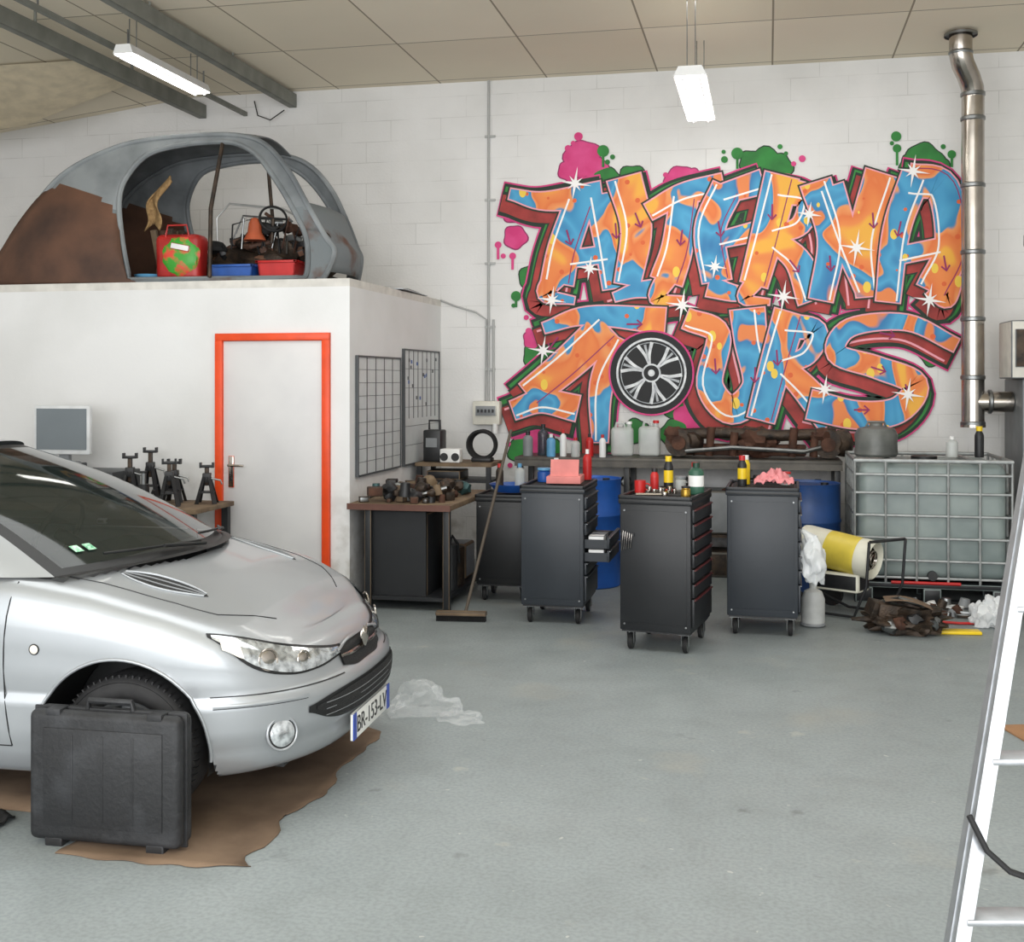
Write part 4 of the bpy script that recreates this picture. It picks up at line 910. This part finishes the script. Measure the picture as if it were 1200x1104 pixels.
for sg in (-1,1):
    def f(u,v):
        a=2*pi*u; ro=rayd(Cc,a,OUTs); ri=rayd(Cc,a,INs); r=ri+(ro-ri)*v
        x=Cc[0]+r*math.cos(a); z=max(2.468,Cc[1]+r*math.sin(a))
        bul=0
        ex=(x+5.65)/.72; ez=(z-2.46)/.80
        if ex*ex+ez*ez<1: bul=.22*math.sqrt(1-ex*ex-ez*ez)
        return Vector((x,YC+sg*(hw(x,z)+bul*.5),z))
    def mt(u,v):
        p=f(u,v); ex=(p.x+5.65)/.74; ez=(p.z-2.46)/.83
        return RSH if ex*ex+ez*ez<1 else (PRM if p.z<3.05 else PSH)
    sh.grid(f,NA,12,mt)
    sh.tube([Vector((x,YC+sg*hw(x,z),z)) for x,z in INs],.016,PSH,8,True)
    sh.tube([Vector((x,YC+sg*hw(x,max(z,2.49)),max(z,2.49))) for x,z in OUTs],.018,PSH,8,True)
    sh.tube([(-4.27,YC+sg*hw(-4.27,2.5),2.5),(-4.29,YC+sg*hw(-4.29,3.05),3.05),(-4.27,YC+sg*hw(-4.27,3.6),3.60)],.012,GREASE,8)
i1=max(k for k,p in enumerate(OUTs) if p[0]<-4.0 and p[1]>3.3)
seg=OUTs[:i1+1]
def along(L,u):
    k=u*(len(L)-1); i=min(int(k),len(L)-2); t=k-i; return L[i][0]*(1-t)+L[i+1][0]*t,max(2.47,L[i][1]*(1-t)+L[i+1][1]*t)
def rfn(u,v):
    x,z=along(seg,u); w=hw(x,z); c=math.sin(pi*v)
    return Vector((x-.17*c*max(0,min(1,(3.4-z)/.8)),YC-w+2*w*v,z+.07*c*min(1,(z-2.46)/.8)))
sh.grid(rfn,60,16,lambda u,v:None if (.32<u<.48 and .25<v<.75) else (RSH if u<.12 else PSH))
n0=[p for p in OUTs if p[0]>-3.56 and p[1]>2.56]
def cw(u,v):
    x,z=along(n0,u); w=hw(x,z); return Vector((x+.05*math.sin(pi*v),YC-w+2*w*v,z))
sh.grid(cw,10,12,PRM)
sh.box((-4.75,YC,2.474),(2.5,1.2,.012),RSH)
sh.torus((-3.44,8.80,2.82),(1,-.6,0),.045,.008,GREASE,20,6)
sh.end(sol=.012,recalc=False)
b=B('shopping_bag')
BG=M('bag_green_print','3a9a30',.4,h2='d84a3a',scale=9,lo=.5,hi=.62)
b.box((0,0,.19),(.38,.2,.38),M('bag_red','a3221e',.4,var=.2),bev=.05,seg=3)
for v in b.bm.verts:
    v.co.x*=1+.12*noise.noise(v.co*4); v.co.y*=1+.2*noise.noise(v.co*5)
b.ico((.03,-.085,.2),(.16,.04,.16),BG,3,.08,3,4); b.box((0.04,-.11,.27),(.16,.03,.05),WHITE,rot=(0,.2,0),bev=.005)
b.tube([(-.1,-.08,.36),(-.08,-.08,.45),(.08,-.08,.45),(.1,-.08,.36)],.008,M('bag_red','a3221e')); b.end((-4.63,8.70,2.49),.05)
def crate(loc,w,d,h,m,rz=0):
    b=B('storage_crate'); t=.012
    b.box((0,0,t/2),(w*.9,d*.9,t),m)
    for s_ in(-1,1):
        b.prism([(s_*w*.45,-d*.45,0),(s_*w*.45,d*.45,0),(s_*w/2,d/2,h),(s_*w/2,-d/2,h)],(-s_*t,0,0),m); b.prism([(-w*.45,s_*d*.45,0),(w*.45,s_*d*.45,0),(w/2,s_*d/2,h),(-w/2,s_*d/2,h)],(0,-s_*t,0),m)
        b.box((s_*w/2,0,h),(.03,d+.03,.02),m,bev=.005); b.box((0,s_*d/2,h),(w+.03,.03,.02),m,bev=.005)
    b.end(loc,rz)
crate((-4.15,8.72,2.485),.36,.24,.12,BLUE); crate((-3.79,8.76,2.485),.32,.22,.15,RED)
b=B('plastic_tub'); b.lathe([(0,0),(.09,0),(.12,.07),(.11,.07),(.08,.01),(0,.01)],SKYB); b.end((-4.93,8.72,2.485))
b=B('car_parts_pile')
for k in range(130):
    x=R.uniform(-.62,.42);y=R.uniform(-.16,.30);hgt=.58-.55*abs(x-.02); z=R.uniform(.05,max(.1,hgt)); s=R.uniform(.03,.075); m=R.choice([GREASE,BLK2,RUSTY,RSH,STEEL,DGR,BLK2,GREY,M('dull_leather','6a4a38',.7)])
    if k%3==0: b.cyl((x,y,z),(x+R.uniform(-.2,.2),y+.05,z+R.uniform(-.05,.16)),s*.45,m)
    elif k%3==1: b.ico((x,y,z),(s*1.4,s,s*.8),m,2,.3,3,k)
    else: b.box((x,y,z),(s*2.4,s,s),m,rot=(R.uniform(-.5,.5),R.uniform(-.7,.7),R.uniform(0,3)),bev=.008)
b.ico((-.1,.1,.14),(.55,.24,.24),GREASE,3,.3,4,9,zmin=.0)
for k in range(8): b.tube([(-.3+.09*k,-.1,.3),(-.28+.1*k,-.12,.50+.05*(k%2)),(-.15+.08*k,-.05,.55-.04*k),(-.05+.06*k,-.1,.25)],.008,[BLK2,STEEL,RUSTY][k%3])
b.end((-4.05,9.12,2.485))
b=B('traffic_cone'); b.lathe([(.0,-.0),(.09,0),(.085,.02),(.06,.06),(.05,.14),(.03,.18),(0,.19)],M('cone_orange','a8502e',.5)); b.end((-4.10,8.93,2.84))
b=B('steering_wheel'); b.torus((0,0,0),(.5,-.8,.3),.11,.010,BLK2); b.tube([(-.10,-.05,0),(0,0,.0),(.10,.05,0)],.01,BLK2); b.tube([(0,0,0),(-.02,.01,-.2)],.015,GREASE); b.end((-3.96,8.98,3.02))
b=B('folding_chair_frame'); b.tube([(-.40,0,-.42),(-.42,0,.2),(-.3,0,.32),(.2,0,.26),(.36,0,.18),(.40,0,-.05),(.38,0,-.4)],.010,M('chair_tube','b9bab8',.4,.5)); b.tube([(-.3,.06,.0),(-.2,.06,.22),(.2,.06,.18),(.3,.06,0)],.009,STEEL); b.end((-4.3,9.50,2.92))
b=B('wicker_panel'); WK=M('wicker','8d6f49',.8,h2='b08f60',scale=30,bump=.6)
b.grid(lambda u,v:Vector((-.06+.16*u*(1-.5*v)+.16*v*v+.03*math.sin(v*8),.03*math.sin(u*5),.40*v+.06*math.sin(u*pi))),12,20,WK); b.end((-5.03,8.92,2.94),sol=.012)
b=B('wooden_offcuts')
for k in range(9): b.box((R.uniform(-.1,.12),R.uniform(-.1,.1),.24),(.05,.03,.44),[WOOD,RSH,GREASE][k%3],rot=(R.uniform(-.3,.3),R.uniform(-.4,.4),0))
b.end((-4.93,9.05,2.5))
b=B('roof_sheet_metal'); b.box((0,0,.012),(.40,.9,.006),ALU,rot=(0,.0,.06)); b.box((.05,.1,.03),(.2,.5,.02),GREY,rot=(0,.04,.1)); b.end((-3.24,9.95,2.462))

# ---------------------------------------------------------------- step ladder
b=B('step_ladder')
f0=Vector((.213,2.16,0)); t0=Vector((.625,2.674,2.0)); rt=Vector((.977,.213,0))
f1=f0+rt*.66; t1=t0+rt*.30
def rail(a,c,m=ALU,w_=.027):
    z_=(c-a).normalized(); x_=(rt-z_*rt.dot(z_)).normalized(); y_=z_.cross(x_)
    q=Matrix((x_,y_,z_)).transposed().to_4x4()
    for dims in ((w_,.055,(c-a).length,1),(w_+.004,.01,(c-a).length*.999,1)):
        vs=bmesh.ops.create_cube(b.bm,size=1,matrix=Matrix.Translation((a+c)/2)@q@Matrix.Diagonal(dims))['verts']; i=b.mi(m)
        for f in {f for v in vs for f in v.link_faces}: f.material_index=i
rail(f0,t0);rail(f1,t1)
for z in (.13,.41,.69,.97,1.25,1.53,1.81):
    a=f0.lerp(t0,z/2);c=f1.lerp(t1,z/2); mid=(a+c)/2
    b.box(mid,((c-a).length,.06,.012),ALU,rot=(0,0,math.atan2(c.y-a.y,c.x-a.x)),bev=.003)
rg0=f0+Vector((.75,1.35,0)); rg1=rg0+rt*.5
rail(rg0,t0+Vector((.04,.08,0)));rail(rg1,t1+Vector((.0,.08,0)))
b.box((t0+t1)/2+Vector((0,.04,.01)),(.4,.2,.03),ALU,rot=(0,0,.215),bev=.005)
for p in (f0,f1,rg0,rg1): b.box(p+Vector((0,0,.015)),(.05,.08,.03),BLK2,bev=.005)
p=f0.lerp(t0,.43)
cb_=[tuple(v) for v in [p+Vector((-.02,-.04,.02)),p+Vector((.01,-.05,-.04)),p+Vector((.05,-.05,-.075)),p+Vector((.12,-.05,-.095)),p+Vector((.25,-.03,-.10)),p+Vector((.4,0,-.06))]]
b.tube(cb_,.006,BLK2)
b.end()

# ---------------------------------------------------------------- lights
def area(name,loc,rot,sx,sy,p,col=(1,1,1)):
    l=bpy.data.lights.new(name,'AREA'); l.shape='RECTANGLE'; l.size=sx;l.size_y=sy; l.energy=p; l.color=col
    o=bpy.data.objects.new(name,l); bpy.context.collection.objects.link(o); o.location=loc;o.rotation_euler=rot
area('daylight_door_opening',(-1.2,-1.7,2.2),(pi/2+.14,0,0),10,4,640,(.985,.99,1))
area('ceiling_fill_1',(-1.5,5.0,4.5),(0,0,0),7,2.2,150,(.96,.985,1))  # added fill lamp below the ceiling to balance front and back, not a roof window
area('ceiling_fill_2',(-.5,8.9,4.48),(0,0,0),3,.5,25,(1,.98,.95))  # small added fill lamp below the rear ceiling, no roof window there
w=bpy.data.worlds.new('sky'); bpy.context.scene.world=w; w.use_nodes=True
w.node_tree.nodes['Background'].inputs[0].default_value=(.90,.95,1,1); w.node_tree.nodes['Background'].inputs[1].default_value=.8
cam=bpy.data.cameras.new('camera'); co=bpy.data.objects.new('camera',cam); bpy.context.collection.objects.link(co)
co.location=(0,0,1.7); co.rotation_euler=(pi/2,0,math.radians(12.3)); cam.sensor_fit='HORIZONTAL'; cam.sensor_width=36; cam.lens=41.25; cam.shift_y=-.089
bpy.context.scene.camera=co
try:
    bpy.context.scene.view_settings.view_transform='Standard'; bpy.context.scene.view_settings.look='None'
except Exception as e: print(e)
